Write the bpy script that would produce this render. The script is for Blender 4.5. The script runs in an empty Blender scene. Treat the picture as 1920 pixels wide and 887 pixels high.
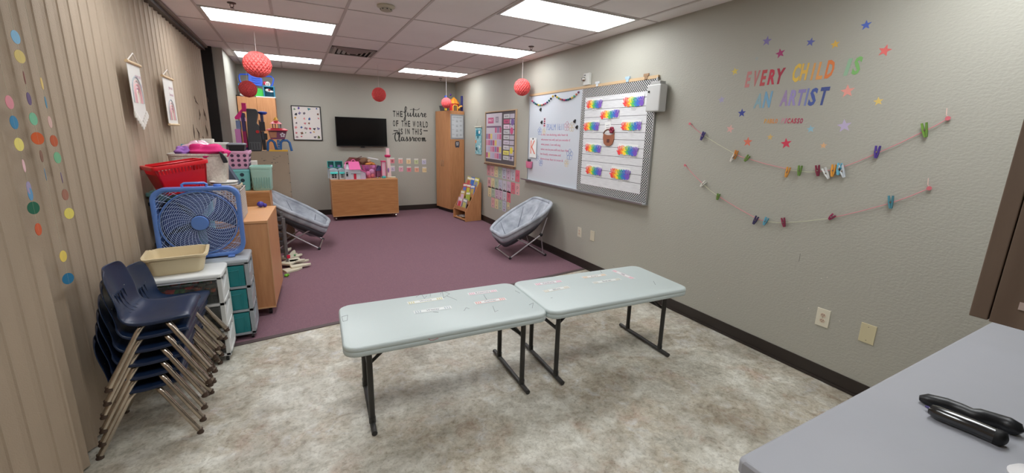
import bpy, bmesh, math, random
from mathutils import Vector, Matrix
rnd = random.Random(7)
PI = math.pi
S = bpy.context.scene
COL = S.collection

# ---------------------------------------------------------------- camera, world, lights, exposure
EYE = Vector((0.0, 0.0, 1.639))
FPX, YAW, PIT, ROL, PCX, PCY = 765.9971, 0.4893783, -0.2138396, 0.0257898, 963.46, 422.01
_fw = Vector((math.sin(YAW)*math.cos(PIT), math.cos(YAW)*math.cos(PIT), math.sin(PIT)))
_r0 = Vector((math.cos(YAW), -math.sin(YAW), 0)); _u0 = _r0.cross(_fw)
_r = _r0*math.cos(ROL) + _u0*math.sin(ROL); _u = _u0*math.cos(ROL) - _r0*math.sin(ROL)
cam = bpy.data.cameras.new('camera'); camo = bpy.data.objects.new('camera', cam); COL.objects.link(camo)
cam.sensor_width = 36.0; cam.sensor_fit = 'HORIZONTAL'; cam.lens = FPX/1920*36
cam.shift_x = (960-PCX)/1920; cam.shift_y = (PCY-443.5)/1920
cam.clip_start = 0.02; cam.clip_end = 60
m = Matrix((_r, _u, -_fw)).transposed().to_4x4(); m.translation = EYE
camo.matrix_world = m
S.camera = camo

w = bpy.data.worlds.new('world'); S.world = w; w.use_nodes = True
w.node_tree.nodes['Background'].inputs[0].default_value = (0.6, 0.62, 0.65, 1)
w.node_tree.nodes['Background'].inputs[1].default_value = 0.05
S.view_settings.view_transform = 'Standard'; S.view_settings.look = 'None'
S.view_settings.gamma = 1.0; S.view_settings.use_curve_mapping = False
S.view_settings.exposure = 0.0
LAMP = 11.9            # brightness of the ceiling troffers
LAMP_COL = (0.965, 1.0, 1.02)

ROOM_H = 2.743; RX = 3.18; BY = 8.88; FY = -3.2; PX = -1.04   # ceiling, right wall, back wall, wall behind the viewer, partition
GA, GY, GG = 0.513, 4.953, 0.61                                # ceiling grid

def AT(px, py, ax, val):
    """point of the plane ax = val seen at a photo pixel"""
    d = _fw + _r*((px-PCX)/FPX) - _u*((py-PCY)/FPX)
    k = 'xyz'.index(ax); return EYE + d*((val-EYE[k])/d[k])

# ---------------------------------------------------------------- materials
def lin(c):
    c = [x/255 for x in c]
    return tuple((x/12.92 if x <= .04045 else ((x+.055)/1.055)**2.4) for x in c) + (1,)
MC = {}
def mat(name, rgb, rough=.6, metal=0, bump=0, bscale=60, var=0, vscale=8, stretch=(1,1,1), alpha=1, trans=0, coat=0, rgb2=None, emit=None):
    if name in MC: return MC[name]
    M = bpy.data.materials.new(name); M.use_nodes = True; nt = M.node_tree; b = nt.nodes['Principled BSDF']
    b.inputs['Base Color'].default_value = lin(rgb); b.inputs['Roughness'].default_value = rough; b.inputs['Metallic'].default_value = metal
    if alpha < 1: b.inputs['Alpha'].default_value = alpha
    if trans: b.inputs['Transmission Weight'].default_value = trans
    if coat: b.inputs['Coat Weight'].default_value = coat; b.inputs['Coat Roughness'].default_value = .15
    tc = nt.nodes.new('ShaderNodeTexCoord'); mp = nt.nodes.new('ShaderNodeMapping'); mp.inputs['Scale'].default_value = stretch
    nt.links.new(tc.outputs['Object'], mp.inputs[0])
    if var or rgb2:
        n = nt.nodes.new('ShaderNodeTexNoise'); n.inputs['Scale'].default_value = vscale; n.inputs['Detail'].default_value = 5
        nt.links.new(mp.outputs[0], n.inputs[0])
        r = nt.nodes.new('ShaderNodeValToRGB'); r.color_ramp.elements[0].position = .3; r.color_ramp.elements[1].position = .7
        a = lin(rgb); c2 = lin(rgb2) if rgb2 else tuple(min(1, x*(1+var)) for x in a[:3])+(1,)
        a1 = a if rgb2 else tuple(x*(1-var) for x in a[:3])+(1,)
        r.color_ramp.elements[0].color = a1; r.color_ramp.elements[1].color = c2
        nt.links.new(n.outputs[0], r.inputs[0]); nt.links.new(r.outputs[0], b.inputs['Base Color'])
    if bump:
        n2 = nt.nodes.new('ShaderNodeTexNoise'); n2.inputs['Scale'].default_value = bscale; n2.inputs['Detail'].default_value = 4
        nt.links.new(mp.outputs[0], n2.inputs[0])
        bp = nt.nodes.new('ShaderNodeBump'); bp.inputs['Strength'].default_value = bump; bp.inputs['Distance'].default_value = .004
        nt.links.new(n2.outputs[0], bp.inputs['Height']); nt.links.new(bp.outputs[0], b.inputs['Normal'])
    if emit: b.inputs['Emission Color'].default_value = lin(emit[0]); b.inputs['Emission Strength'].default_value = emit[1]
    MC[name] = M; return M
def plain(rgb, rough=.55, **k): return mat('colour_%02x%02x%02x_%d' % (*rgb, int(rough*100)), rgb, rough, **k)

M_wall = mat('painted_wall', (173,171,160), .62, bump=.55, bscale=55, stretch=(1,1,1.6))
M_ceil = mat('ceiling_tile', (236,231,230), .9, bump=.3, bscale=150, var=.03, vscale=2)
M_tee = mat('ceiling_tee', (200,192,190), .6)  # white like the tiles; the greyer tone paints in the grid's shading
M_base = mat('baseboard_vinyl', (44,36,32), .45)
M_part = mat('partition_vinyl', (174,156,136), .6, bump=.3, bscale=220, var=.03, vscale=3)
M_wood = mat('beech_laminate', (190,132,88), .42, rgb2=(204,148,102), vscale=7, stretch=(7,7,.7))
M_woodh = mat('beech_laminate_horizontal', (176,118,68), .42, rgb2=(196,140,88), vscale=6, stretch=(.8,6,9))
M_edge = mat('light_wood_edge', (208,165,120), .5, var=.05)
M_blk = mat('black_plastic', (20,20,22), .35)
M_dark = mat('dark_void', (18,15,14), .8)
M_chrome = mat('chrome', (190,185,178), .22, 1)
M_legst = mat('worn_chrome', (196,184,170), .22, .9, var=.16, vscale=14)
M_navy = mat('navy_plastic', (24,40,68), .3, bump=.12, bscale=240)
M_white = mat('white_plastic', (222,224,222), .4)
M_alu = mat('aluminium', (190,192,194), .38, .85)
M_paper = mat('white_paper', (232,232,230), .7)
M_graymetal = mat('charcoal_painted_steel', (62,61,60), .4, .3)

# ---------------------------------------------------------------- mesh helper
class G:
    def __init__(s, M=None): s.b = bmesh.new(); s.M = M or Matrix.Identity(4); s.mi = 0
    def _v(s, p): return s.b.verts.new(s.M @ Vector(p))
    def face(s, vs):
        try:
            f = s.b.faces.new(vs); f.material_index = s.mi; return f
        except ValueError: return None
    def poly(s, pts): return s.face([s._v(p) for p in pts])
    def box(s, x0, x1, y0, y1, z0, z1, R=None):
        c = [Vector((x, y, z)) for x in (x0, x1) for y in (y0, y1) for z in (z0, z1)]
        if R is not None:
            o = Vector(((x0+x1)/2, (y0+y1)/2, (z0+z1)/2)); c = [R @ (p-o) + o for p in c]
        v = [s._v(p) for p in c]
        for q in ((0,1,3,2),(4,6,7,5),(0,4,5,1),(2,3,7,6),(0,2,6,4),(1,5,7,3)): s.face([v[i] for i in q])
        return s
    def tube(s, pts, r, n=8, cap=True, closed=False):
        pts = [Vector(p) for p in pts]; rs = r if isinstance(r, (list, tuple)) else [r]*len(pts)
        rings = []; N = len(pts); up = None
        for i, p in enumerate(pts):
            a = pts[i-1] if (i or closed) else pts[i]; c = pts[(i+1) % N] if (i < N-1 or closed) else pts[i]
            t = (c-a).normalized()
            if up is None:
                up = Vector((0,0,1)) if abs(t.z) < .9 else Vector((1,0,0))
            e = t.cross(up)
            if e.length < 1e-4: e = t.cross(Vector((0,1,.2)))
            e.normalize(); up = e.cross(t).normalized()
            rings.append([s._v(p + e*math.cos(2*PI*k/n)*rs[i] + up*math.sin(2*PI*k/n)*rs[i]) for k in range(n)])
        L = N if closed else N-1
        for i in range(L):
            A, B = rings[i], rings[(i+1) % N]
            for k in range(n): s.face((A[k], A[(k+1)%n], B[(k+1)%n], B[k]))
        if cap and not closed: s.face(rings[0][::-1]); s.face(rings[-1])
        return s
    def loft(s, loops, cap0=True, cap1=True):
        L = [[s._v(p) for p in l] for l in loops]; n = len(L[0])
        for A, B in zip(L, L[1:]):
            for k in range(n): s.face((A[k], A[(k+1)%n], B[(k+1)%n], B[k]))
        if cap0: s.face(L[0][::-1])
        if cap1: s.face(L[-1])
        return s
    def lathe(s, prof, c=(0,0,0), n=24, cap0=True, cap1=True):
        c = Vector(c)
        return s.loft([[c+Vector((r*math.cos(2*PI*k/n), r*math.sin(2*PI*k/n), z)) for k in range(n)] for r, z in prof], cap0, cap1)
    def prism(s, pts, h0, h1):       # 2-D polygon in local xy, extruded in local z
        return s.loft([[(x, y, h0) for x, y in pts], [(x, y, h1) for x, y in pts]])
    def ball(s, c, r, n=14, sq=(1,1,1)):
        c = Vector(c)
        return s.loft([[c+Vector((math.sin(PI*i/(n//2))*math.cos(2*PI*k/n)*r*sq[0], math.sin(PI*i/(n//2))*math.sin(2*PI*k/n)*r*sq[1], -math.cos(PI*i/(n//2))*r*sq[2])) for k in range(n)] for i in [.15]+list(range(1, n//2))+[n//2-.15]])
    def grid(s, f, nu, nv):
        V = [[s._v(f(i/(nu-1), j/(nv-1))) for j in range(nv)] for i in range(nu)]
        for i in range(nu-1):
            for j in range(nv-1): s.face((V[i][j], V[i+1][j], V[i+1][j+1], V[i][j+1]))
        return s
    def text(s, t, x, y, h, wid=None, depth=.0008, shear=0, align='LEFT', z=0, bold=0):
        cu = bpy.data.curves.new('t', 'FONT'); cu.body = t; cu.size = 1; cu.extrude = 0.5; cu.resolution_u = 2; cu.align_x = align; cu.shear = shear; cu.offset = bold
        o = bpy.data.objects.new('t', cu); me = bpy.data.meshes.new_from_object(o)
        if len(me.vertices):
            x0 = min(v.co.x for v in me.vertices); x1 = max(v.co.x for v in me.vertices)
            sx = h/.70 if wid is None else wid/max(1e-6, x1-x0); sy = h/.70
            ox = 0 if wid is None else -x0*sx
            vs = [s._v((x + ox + v.co.x*sx, y + v.co.y*sy, z + (v.co.z+.5)*depth)) for v in me.vertices]
            for p in me.polygons: s.face([vs[i] for i in p.vertices])
        bpy.data.objects.remove(o); bpy.data.curves.remove(cu); bpy.data.meshes.remove(me)
        return s

def rr(w, d, r, z, n=5, cx=0, cy=0):
    o = []
    for (sx, sy, a0) in ((1,1,0), (-1,1,90), (-1,-1,180), (1,-1,270)):
        for k in range(n+1):
            a = math.radians(a0+90*k/n); o.append((cx+sx*(w/2-r)+r*math.cos(a), cy+sy*(d/2-r)+r*math.sin(a), z))
    return o

WM = {}
def wm(o): return WM.get(o.name, Matrix.Identity(4))
def props(o, label=None, cat=None, group=None, kind=None):
    if label: o['label'] = label
    if cat: o['category'] = cat
    if group: o['group'] = group
    if kind: o['kind'] = kind
    return o
def obj(name, g, m, parent=None, smooth=False, bev=0, sub=0, solid=0, local=False, seg=2):
    me = bpy.data.meshes.new(name)
    bmesh.ops.recalc_face_normals(g.b, faces=g.b.faces[:])
    if parent is not None and not local:
        g.b.transform(wm(parent).inverted())
    M = Matrix.Identity(4)
    if parent is None and not local and len(g.b.verts):
        xs = [v.co.x for v in g.b.verts]; ys = [v.co.y for v in g.b.verts]; zs = [v.co.z for v in g.b.verts]
        M = Matrix.Translation(((min(xs)+max(xs))/2, (min(ys)+max(ys))/2, min(zs))); g.b.transform(M.inverted())
    g.b.to_mesh(me); g.b.free()
    for mm in (m if isinstance(m, (list, tuple)) else [m]): me.materials.append(mm)
    o = bpy.data.objects.new(name, me); COL.objects.link(o)
    if smooth:
        for p in me.polygons: p.use_smooth = True
        try: me.set_sharp_from_angle(angle=math.radians(50))
        except Exception: pass
    if parent is not None: o.parent = parent; WM[o.name] = wm(parent).copy()
    else: o.matrix_world = M; o.location = M.translation; WM[o.name] = M
    if solid:
        md = o.modifiers.new('solid', 'SOLIDIFY'); md.thickness = solid; md.offset = 0
    if bev:
        md = o.modifiers.new('bevel', 'BEVEL'); md.width = bev; md.segments = seg; md.limit_method = 'ANGLE'; md.angle_limit = math.radians(40)
    if sub:
        md = o.modifiers.new('sub', 'SUBSURF'); md.levels = sub; md.render_levels = sub
    return o
def root(name, loc, label, cat, group=None, rz=0):
    o = bpy.data.objects.new(name, None); COL.objects.link(o); o.location = loc; o.rotation_euler = (0, 0, rz); o.empty_display_size = .1
    WM[o.name] = Matrix.Translation(loc) @ Matrix.Rotation(rz, 4, 'Z')
    return props(o, label, cat, group)
def copy_tree(o, loc=None, rz=None, label=None, group=None):
    kids = [c for c in bpy.data.objects if c.parent == o]
    c = o.copy(); COL.objects.link(c)
    for k in kids:
        d = k.copy(); COL.objects.link(d); d.parent = c
        for q in [x for x in bpy.data.objects if x.parent == k]:
            e = q.copy(); COL.objects.link(e); e.parent = d
    if loc is not None: c.location = loc
    if rz is not None: c.rotation_euler.z = rz
    if label: c['label'] = label
    if group: c['group'] = group
    return c
def struct(name, g, m, **k): return props(obj(name, g, m, **k), kind='structure')
def T(x, y, z, rz=0): return Matrix.Translation((x, y, z)) @ Matrix.Rotation(rz, 4, 'Z')
def RWM(y, z, d=0.0, roll=0, lean=0):   # local x = right along the right wall, y = up, z = into the room
    return Matrix.Translation((RX-d, y, z)) @ Matrix(((0,0,-1,0),(-1,0,0,0),(0,1,0,0),(0,0,0,1))) @ Matrix.Rotation(roll, 4, 'Z') @ Matrix.Rotation(lean, 4, 'X')
def BWM(x, z, d=0.0, roll=0):
    return Matrix.Translation((x, BY-d, z)) @ Matrix(((1,0,0,0),(0,0,-1,0),(0,1,0,0),(0,0,0,1))) @ Matrix.Rotation(roll, 4, 'Z')
def PTM(x, y, z, roll=0):
    return Matrix.Translation((x, y, z)) @ Matrix(((0,0,1,0),(1,0,0,0),(0,1,0,0),(0,0,0,1))) @ Matrix.Rotation(roll, 4, 'Z')

# ---------------------------------------------------------------- the room
def vinyl_mat():
    M = bpy.data.materials.new('mottled_vinyl'); M.use_nodes = True; nt = M.node_tree; b = nt.nodes['Principled BSDF']; b.inputs['Roughness'].default_value = .42
    tc = nt.nodes.new('ShaderNodeTexCoord')
    def noise(sc, det, dist=0):
        n = nt.nodes.new('ShaderNodeTexNoise'); n.inputs['Scale'].default_value = sc; n.inputs['Detail'].default_value = det; n.inputs['Distortion'].default_value = dist; n.inputs['Roughness'].default_value = .7
        nt.links.new(tc.outputs['Object'], n.inputs[0]); return n
    def ramp(n, stops):
        r = nt.nodes.new('ShaderNodeValToRGB')
        while len(r.color_ramp.elements) < len(stops): r.color_ramp.elements.new(.5)
        for e, (p, c) in zip(r.color_ramp.elements, stops): e.position = p; e.color = c if len(c) == 4 else lin(c)
        nt.links.new(n.outputs[0], r.inputs[0]); return r
    def mix(a, bb, f):
        x = nt.nodes.new('ShaderNodeMix'); x.data_type = 'RGBA'
        nt.links.new(a.outputs[0], x.inputs[6]); nt.links.new(bb.outputs[0], x.inputs[7])
        if isinstance(f, float): x.inputs[0].default_value = f
        else: nt.links.new(f.outputs[0], x.inputs[0])
        class O: outputs = [x.outputs[2]]
        return O
    A = ramp(noise(5, 8, .4), [(.3, (142,138,124)), (.44, (196,191,174)), (.58, (226,224,212)), (.8, (238,236,226))])
    B = ramp(noise(9, 9, .6), [(.3, (138,124,104)), (.5, (196,186,164)), (.7, (220,222,222))])
    W = ramp(noise(2.1, 3), [(.44, (0,0,0,1)), (.54, (1,1,1,1))])
    X = mix(A, B, W)
    Cc = ramp(noise(16, 7, 1.0), [(.3, (150,108,82)), (.5, (184,148,124))])
    W2 = ramp(noise(4.2, 8, .5), [(.54, (0,0,0,1)), (.72, (.75,.75,.75,1))])
    Y = mix(X, Cc, W2)
    D = ramp(noise(20, 9, .8), [(.35, (112,108,98)), (.6, (220,217,208))])
    Z = mix(Y, D, .30)
    E1 = ramp(noise(1.3, 4, .3), [(.34, (212,208,204)), (.56, (255,255,255))])
    E2 = ramp(noise(46, 6, .5), [(.32, (214,210,204)), (.5, (255,255,255))])
    def mul(a, c):
        x = nt.nodes.new('ShaderNodeMix'); x.data_type = 'RGBA'; x.blend_type = 'MULTIPLY'; x.inputs[0].default_value = 1
        nt.links.new(a.outputs[0], x.inputs[6]); nt.links.new(c.outputs[0], x.inputs[7])
        class O: outputs = [x.outputs[2]]
        return O
    Z = mul(mul(Z, E1), E2)
    nt.links.new(Z.outputs[0], b.inputs['Base Color'])
    return M
def carpet_mat():
    M = mat('purple_carpet', (116,84,96), .95, bump=1.0, bscale=260, rgb2=(140,104,114), vscale=180)
    return M
def yb(x): return 3.655 + (x-.31)*.118     # the seam between carpet and vinyl, slightly askew
g = G(); g.poly([(-1.6,FY,0),(RX,FY,0),(RX,yb(RX),0),(-1.6,yb(-1.6),0)]); g.poly([(-1.6,FY,-.06),(RX,FY,-.06),(RX,yb(RX),-.06),(-1.6,yb(-1.6),-.06)])
struct('floor', g, vinyl_mat(), local=True)
g = G(); g.loft([[(-1.6,yb(-1.6),z),(RX,yb(RX),z),(RX,BY,z),(-1.6,BY,z)] for z in (-.05,.003)])
struct('floor', g, carpet_mat(), local=True)
g = G(); g.loft([[(-1.04,yb(-1.04)-.028,z),(RX,yb(RX)-.028,z),(RX,yb(RX)+.02,z),(-1.04,yb(-1.04)+.02,z)] for z in (0,.006)])
struct('trim_1', g, mat('seam_strip', (84,70,70), .6))
g = G(); g.box(-1.6, RX+.1, FY-.1, BY+.1, ROOM_H, ROOM_H+.08); struct('ceiling', g, M_ceil, local=True)
g = G(); g.box(RX, RX+.12, FY-.1, BY+.1, 0, ROOM_H); struct('wall_right', g, M_wall, local=True)
g = G(); g.box(-1.6, RX, BY, BY+.12, 0, ROOM_H); struct('wall_back', g, M_wall, local=True)
g = G(); g.box(-1.6, RX, FY-.12, FY, 0, ROOM_H); struct('wall_front', g, M_wall, local=True)
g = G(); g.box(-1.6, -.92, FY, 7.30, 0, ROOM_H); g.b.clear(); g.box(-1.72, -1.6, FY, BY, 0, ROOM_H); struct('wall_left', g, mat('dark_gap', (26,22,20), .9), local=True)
g = G(); g.box(-1.6, -.80, 7.32, BY, 0, ROOM_H); struct('wall_left', g, M_wall, local=True)
g = G(); g.box(-1.12, -.918, 7.26, 7.32, 0, ROOM_H-.001); struct('trim_2', g, mat('gap_shade_strip', (20,17,17), .7))  # near-black strip painting the shaded gap between partition end and wall
# baseboards
g = G(); g.box(RX-.008, RX, FY, BY, .003, .108); g.box(RX-.016, RX-.008, FY, BY, .003, .02); struct('baseboard_right', g, M_base)
g = G(); g.box(-.8, RX, BY-.008, BY, .003, .108); struct('baseboard_back', g, M_base)
g = G(); g.box(-.8, -.792, 7.32, BY, .003, .108); struct('baseboard_left', g, M_base)
# ceiling grid
g = G()
for k in range(-3, 5):
    x = GA + GG*k
    if -1.0 < x < RX: g.box(x-.012, x+.012, FY, BY, ROOM_H-.006, ROOM_H)
for k in range(-7, 4):
    y = GY + GG + 1.22*k
    if FY < y < BY: g.box(-.98, RX, y-.008, y+.008, ROOM_H-.005, ROOM_H)
struct('trim_3', g, M_tee)
# accordion partition: one long pleated vinyl curtain under a dark track
def partition():
    p = []; y = -3.0; i = 0
    prof = [(0,0), (.003,.006), (.008,.009), (.013,.006), (.016,0), (.028,-.016), (.070,-.036), (.120,-.010)]
    while y < 7.24:
        x0 = -1.0 if y < 2.37 else -1.035
        if 2.2 < y < 2.9: pass
        for dy, dx in prof: p.append((x0+dx, y+dy))
        y += .1335
    g = G()
    V = [[g._v((x, y, z)) for z in (.012, 2.70)] for x, y in p]
    for a, b2 in zip(V, V[1:]): g.face((a[0], b2[0], b2[1], a[1]))
    # worn gashes and creases in the vinyl near the far end
    return g
g = partition()
o = obj('accordion_partition', g, M_part, local=True, solid=.004)
props(o, 'tall beige pleated accordion partition running along the left side of the room', 'partition')
g = G(); g.box(-1.14, -.985, -3.0, 7.30, 2.68, ROOM_H-.001); struct('trim_4', g, mat('partition_track', (58,50,46), .5))
# ceiling edge strip beside the track
g = G(); g.box(-.985, -.955, -3.0, 7.30, 2.715, ROOM_H-.001); struct('trim_5', g, mat('track_edge', (128,116,108), .5))

# ---------------------------------------------------------------- ceiling fixtures
def diff_mat():
    M = bpy.data.materials.new('lit_diffuser'); M.use_nodes = True; nt = M.node_tree; b = nt.nodes['Principled BSDF']
    tc = nt.nodes.new('ShaderNodeTexCoord'); sp = nt.nodes.new('ShaderNodeSeparateXYZ'); nt.links.new(tc.outputs['Object'], sp.inputs[0])
    mt = nt.nodes.new('ShaderNodeMath'); mt.operation = 'MULTIPLY'; mt.inputs[1].default_value = 2*PI/.28; nt.links.new(sp.outputs[1], mt.inputs[0])
    c = nt.nodes.new('ShaderNodeMath'); c.operation = 'COSINE'; nt.links.new(mt.outputs[0], c.inputs[0])
    mr = nt.nodes.new('ShaderNodeMapRange'); mr.inputs[1].default_value = -1; mr.inputs[2].default_value = 1; mr.inputs[3].default_value = LAMP*1.15; mr.inputs[4].default_value = LAMP*.85
    nt.links.new(c.outputs[0], mr.inputs[0])
    b.inputs['Base Color'].default_value = (.8,.8,.8,1); b.inputs['Emission Color'].default_value = (*LAMP_COL, 1)
    nt.links.new(mr.outputs[0], b.inputs['Emission Strength']); return M
M_diff = diff_mat()
lights = [(GA-2*GG, GY, 'leftmost ceiling light panel, nearest of the two in the left column'), (GA-2*GG, GY+4*GG, 'far left ceiling light panel behind the hanging pink paper ball'),
          (GA+2*GG, GY-3*GG, 'large ceiling light panel nearest the camera, cut by the top edge of the photo'), (GA+2*GG, GY, 'middle of the three ceiling light panels in the right column'),
          (GA+2*GG, GY+4*GG, 'far ceiling light panel close to the back wall, right column'),
          (GA-2*GG, GY-3*GG, 'ceiling light panel overhead to the left, out of the photo'), (GA-2*GG, GY-7*GG, 'ceiling light panel behind the camera on the left'), (GA+2*GG, GY-7.45*GG, 'ceiling light panel behind the camera on the right')]
for x, y, lb in lights:
    r = root('ceiling_light', (x+GG, y+GG/2, ROOM_H-.012), lb, 'ceiling light', 'fluorescent troffers in the ceiling grid')
    x0, x1, y0, y1 = x+.012, x+2*GG-.012, y+.012, y+GG-.012; i = .025; z0, z1 = ROOM_H-.010, ROOM_H
    g = G(); g.box(x0, x1, y0, y0+i, z0, z1); g.box(x0, x1, y1-i, y1, z0, z1); g.box(x0, x0+i, y0+i, y1-i, z0, z1); g.box(x1-i, x1, y0+i, y1-i, z0, z1)
    obj('frame', g, mat('troffer_frame', (200,196,192), .4), r)
    g = G(); g.box(x0+i, x1-i, y0+i, y1-i, ROOM_H-.006, ROOM_H-.001); obj('diffuser', g, M_diff, r)
# vent
r = root('ceiling_vent', (GA+GG/2, GY+2.5*GG, ROOM_H-.02), 'square ceiling air vent with angled slats between the light panels', 'vent')
vx0, vx1, vy0, vy1 = GA+.02, GA+GG-.02, GY+2*GG+.02, GY+3*GG-.02
g = G()
for k in range(4):
    a = .03+.06*k; z = ROOM_H-.004-.006*k; c = ((vx0+vx1)/2, (vy0+vy1)/2); h = (vx1-vx0)/2-a
    L1 = [(c[0]+sx*h, c[1]+sy*h, z) for sx, sy in ((1,1),(-1,1),(-1,-1),(1,-1))]; L2 = [(c[0]+sx*(h-.035), c[1]+sy*(h-.035), z-.018) for sx, sy in ((1,1),(-1,1),(-1,-1),(1,-1))]
    g.loft([L1, L2], False, False)
obj('slat', g, mat('vent_metal', (150,142,138), .45, .3), r, solid=.003)
g = G(); g.box(vx0, vx1, vy0, vy1, ROOM_H-.003, ROOM_H-.0015); obj('backing', g, mat('vent_dark', (50,44,42), .8), r)
g = G()
for (a, b2, c, d) in ((vx0, vx1, vy0, vy0+.03), (vx0, vx1, vy1-.03, vy1), (vx0, vx0+.03, vy0, vy1), (vx1-.03, vx1, vy0, vy1)): g.box(a, b2, c, d, ROOM_H-.009, ROOM_H-.002)
obj('frame', g, mat('vent_frame', (128,118,114), .5), r)
# smoke detector and sprinklers
r = root('smoke_detector', (.81, 4.04, 2.70), 'round off-white smoke detector on the ceiling', 'smoke detector')
g = G(T(.81, 4.04, 0)); g.lathe([(.075,2.742),(.078,2.73),(.06,2.718),(.05,2.716)], n=28); obj('base', g, mat('detector', (196,190,170), .5), r, smooth=True)
g = G(T(.81, 4.04, 0)); g.lathe([(.05,2.717),(.048,2.70),(.03,2.694)], n=24); obj('sensor_head', g, mat('detector2', (170,164,150), .5), r, smooth=True)
g = G(T(.81, 4.04, 0))
for k in range(8):
    a = k*PI/4; g.box(.047*math.cos(a)-.005, .047*math.cos(a)+.005, .047*math.sin(a)-.005, .047*math.sin(a)+.005, 2.703, 2.711)
obj('slot', g, M_blk, r)
for (x, y, lb) in ((-.403, 4.72, 'dark sprinkler head by the nearest left light panel'), (2.711, 4.75, 'small sprinkler head near the right wall beside the middle light'), (2.694, 8.35, 'small sprinkler head near the back wall by the far light')):
    r = root('sprinkler', (x, y, 2.70), lb, 'sprinkler')
    g = G(T(x, y, 0)); g.lathe([(.035,2.742),(.034,2.736),(.012,2.734)], n=18); obj('escutcheon', g, mat('sprinkler_metal', (92,80,74), .4, .7), r)
    g = G(T(x, y, 0)); g.tube([(-.012,0,2.735),(-.014,0,2.715),(0,0,2.70)], .003); g.tube([(.012,0,2.735),(.014,0,2.715),(0,0,2.70)], .003); g.lathe([(.016,2.700),(.016,2.697)], n=12); obj('deflector', g, MC['sprinkler_metal'], r)

# honeycomb paper balls hanging on strings
def honeyball(c, R, rgb, lb, sq=1.0, top=ROOM_H):
    c = Vector(c); r = root('paper_ball', (c.x, c.y, c.z-R), lb, 'paper ball', 'coral honeycomb paper balls hanging from the ceiling')
    g = G(); nu, nv = 200, 84
    def f(u, v):
        ph = 2*PI*u; th = .03+(PI-.06)*v; a = 20*ph; b3 = 16*th
        d = min(abs(math.sin(a/2+b3/2)), abs(math.sin(a/2-b3/2)))
        rad = R*(1-.085*min(1, d*1.8)*math.sin(th)**.5)
        return c + Vector((rad*math.sin(th)*math.cos(ph), rad*math.sin(th)*math.sin(ph), rad*sq*math.cos(th)))
    g.grid(f, nu+1, nv+1)
    m_ = mat('tissue_%d%d%d' % rgb, rgb, .8)
    obj('tissue', g, m_, r)
    g = G(); g.tube([(c.x, c.y, c.z+R*sq*.96), (c.x, c.y, top)], .0022, 5); obj('string', g, mat('white_string', (214,206,204), .8), r)
def B(px, py, ax, v): return AT(px, py, ax, v)
honeyball(B(482.5,121,'y',5.82), .148, (232,98,94), 'largest coral paper ball, in front of the far left ceiling light', .97)
honeyball(B(465,167,'y',6.6), .106, (206,78,80), 'darker coral paper ball hanging lower left, before the blue playset')
honeyball(B(710.5,177.5,'y',7.4), .116, (230,96,96), 'coral paper ball hanging above the television')
honeyball(B(979,163.5,'y',5.5), .122, (234,100,98), 'coral paper ball hanging by the right wall left of the whiteboard')
honeyball(B(837,193,'y',8.1), .102, (232,100,102), 'small coral paper ball hanging in front of the wardrobe top')

# ---------------------------------------------------------------- folding tables
M_ttop = mat('table_top_plastic', (199,210,209), .38, bump=.15, bscale=300)
def folding_table(cx, cy, rz, lb):
    r = root('folding_table', (cx, cy, 0), lb, 'table', 'white folding tables', rz)
    A = T(cx, cy, 0, rz)
    g = G(A); H = .555; W, D = 1.21, .605
    g.loft([rr(W-.03, D-.03, .055, H-.054), rr(W-.004, D-.004, .073, H-.053), rr(W, D, .075, H-.049), rr(W, D, .075, H-.030), rr(W-.004, D-.004, .073, H-.027), rr(W, D, .075, H-.024), rr(W, D, .075, H-.012), rr(W-.006, D-.006, .072, H-.004), rr(W-.022, D-.022, .066, H)])
    obj('tabletop', g, M_ttop, r, smooth=True)
    for s in (-1, 1):
        x = s*.475
        g = G(A)
        for t in (-1, 1):
            g.tube([(x, t*.19, .03), (x, t*.19, H-.05)], .0165, 10)
            g.lathe([(.019,.02),(.019,.055)], (x, t*.19, 0), 12)
        g.tube([(x, -.19, H-.19), (x, .19, H-.19)], .012, 8)
        obj('leg', g, M_graymetal, r, smooth=True)
        g = G(A); g.tube([(x, -.285, .0165), (x, .285, .0165)], .0155, 10); obj('foot_bar', g, M_graymetal, r, smooth=True)
        g = G(A)
        for t in (-1, 1): g.tube([(x, t*.15, H-.19), (x-s*.15, t*.15, H-.060)], .010, 8); g.tube([(x, t*.15, H-.085), (x-s*.15, t*.15, H-.064)], .008, 8)
        g.tube([(x-s*.15, -.17, H-.062), (x-s*.15, .17, H-.062)], .008, 8)
        obj('brace', g, M_graymetal, r, smooth=True)
        g = G(A); g.box(x-.02, x+.02, -.22, .22, H-.056, H-.045); obj('mounting_plate', g, M_graymetal, r)
    return r
TL = (.755, 2.335, math.radians(-2.6)); TR = (1.968, 2.275, math.radians(-3.0))
tl = folding_table(*TL, 'left white folding table, its legs nearest the stacked chairs')
tr = folding_table(*TR, 'right white folding table, end towards the grey wall')
tab = {0: T(*TL[:2], 0, TL[2]), 1: T(*TR[:2], 0, TR[2])}
M_ink = mat('marker_ink', (96,100,104), .8); M_inkr = mat('red_ink', (190,80,90), .8)
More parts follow.
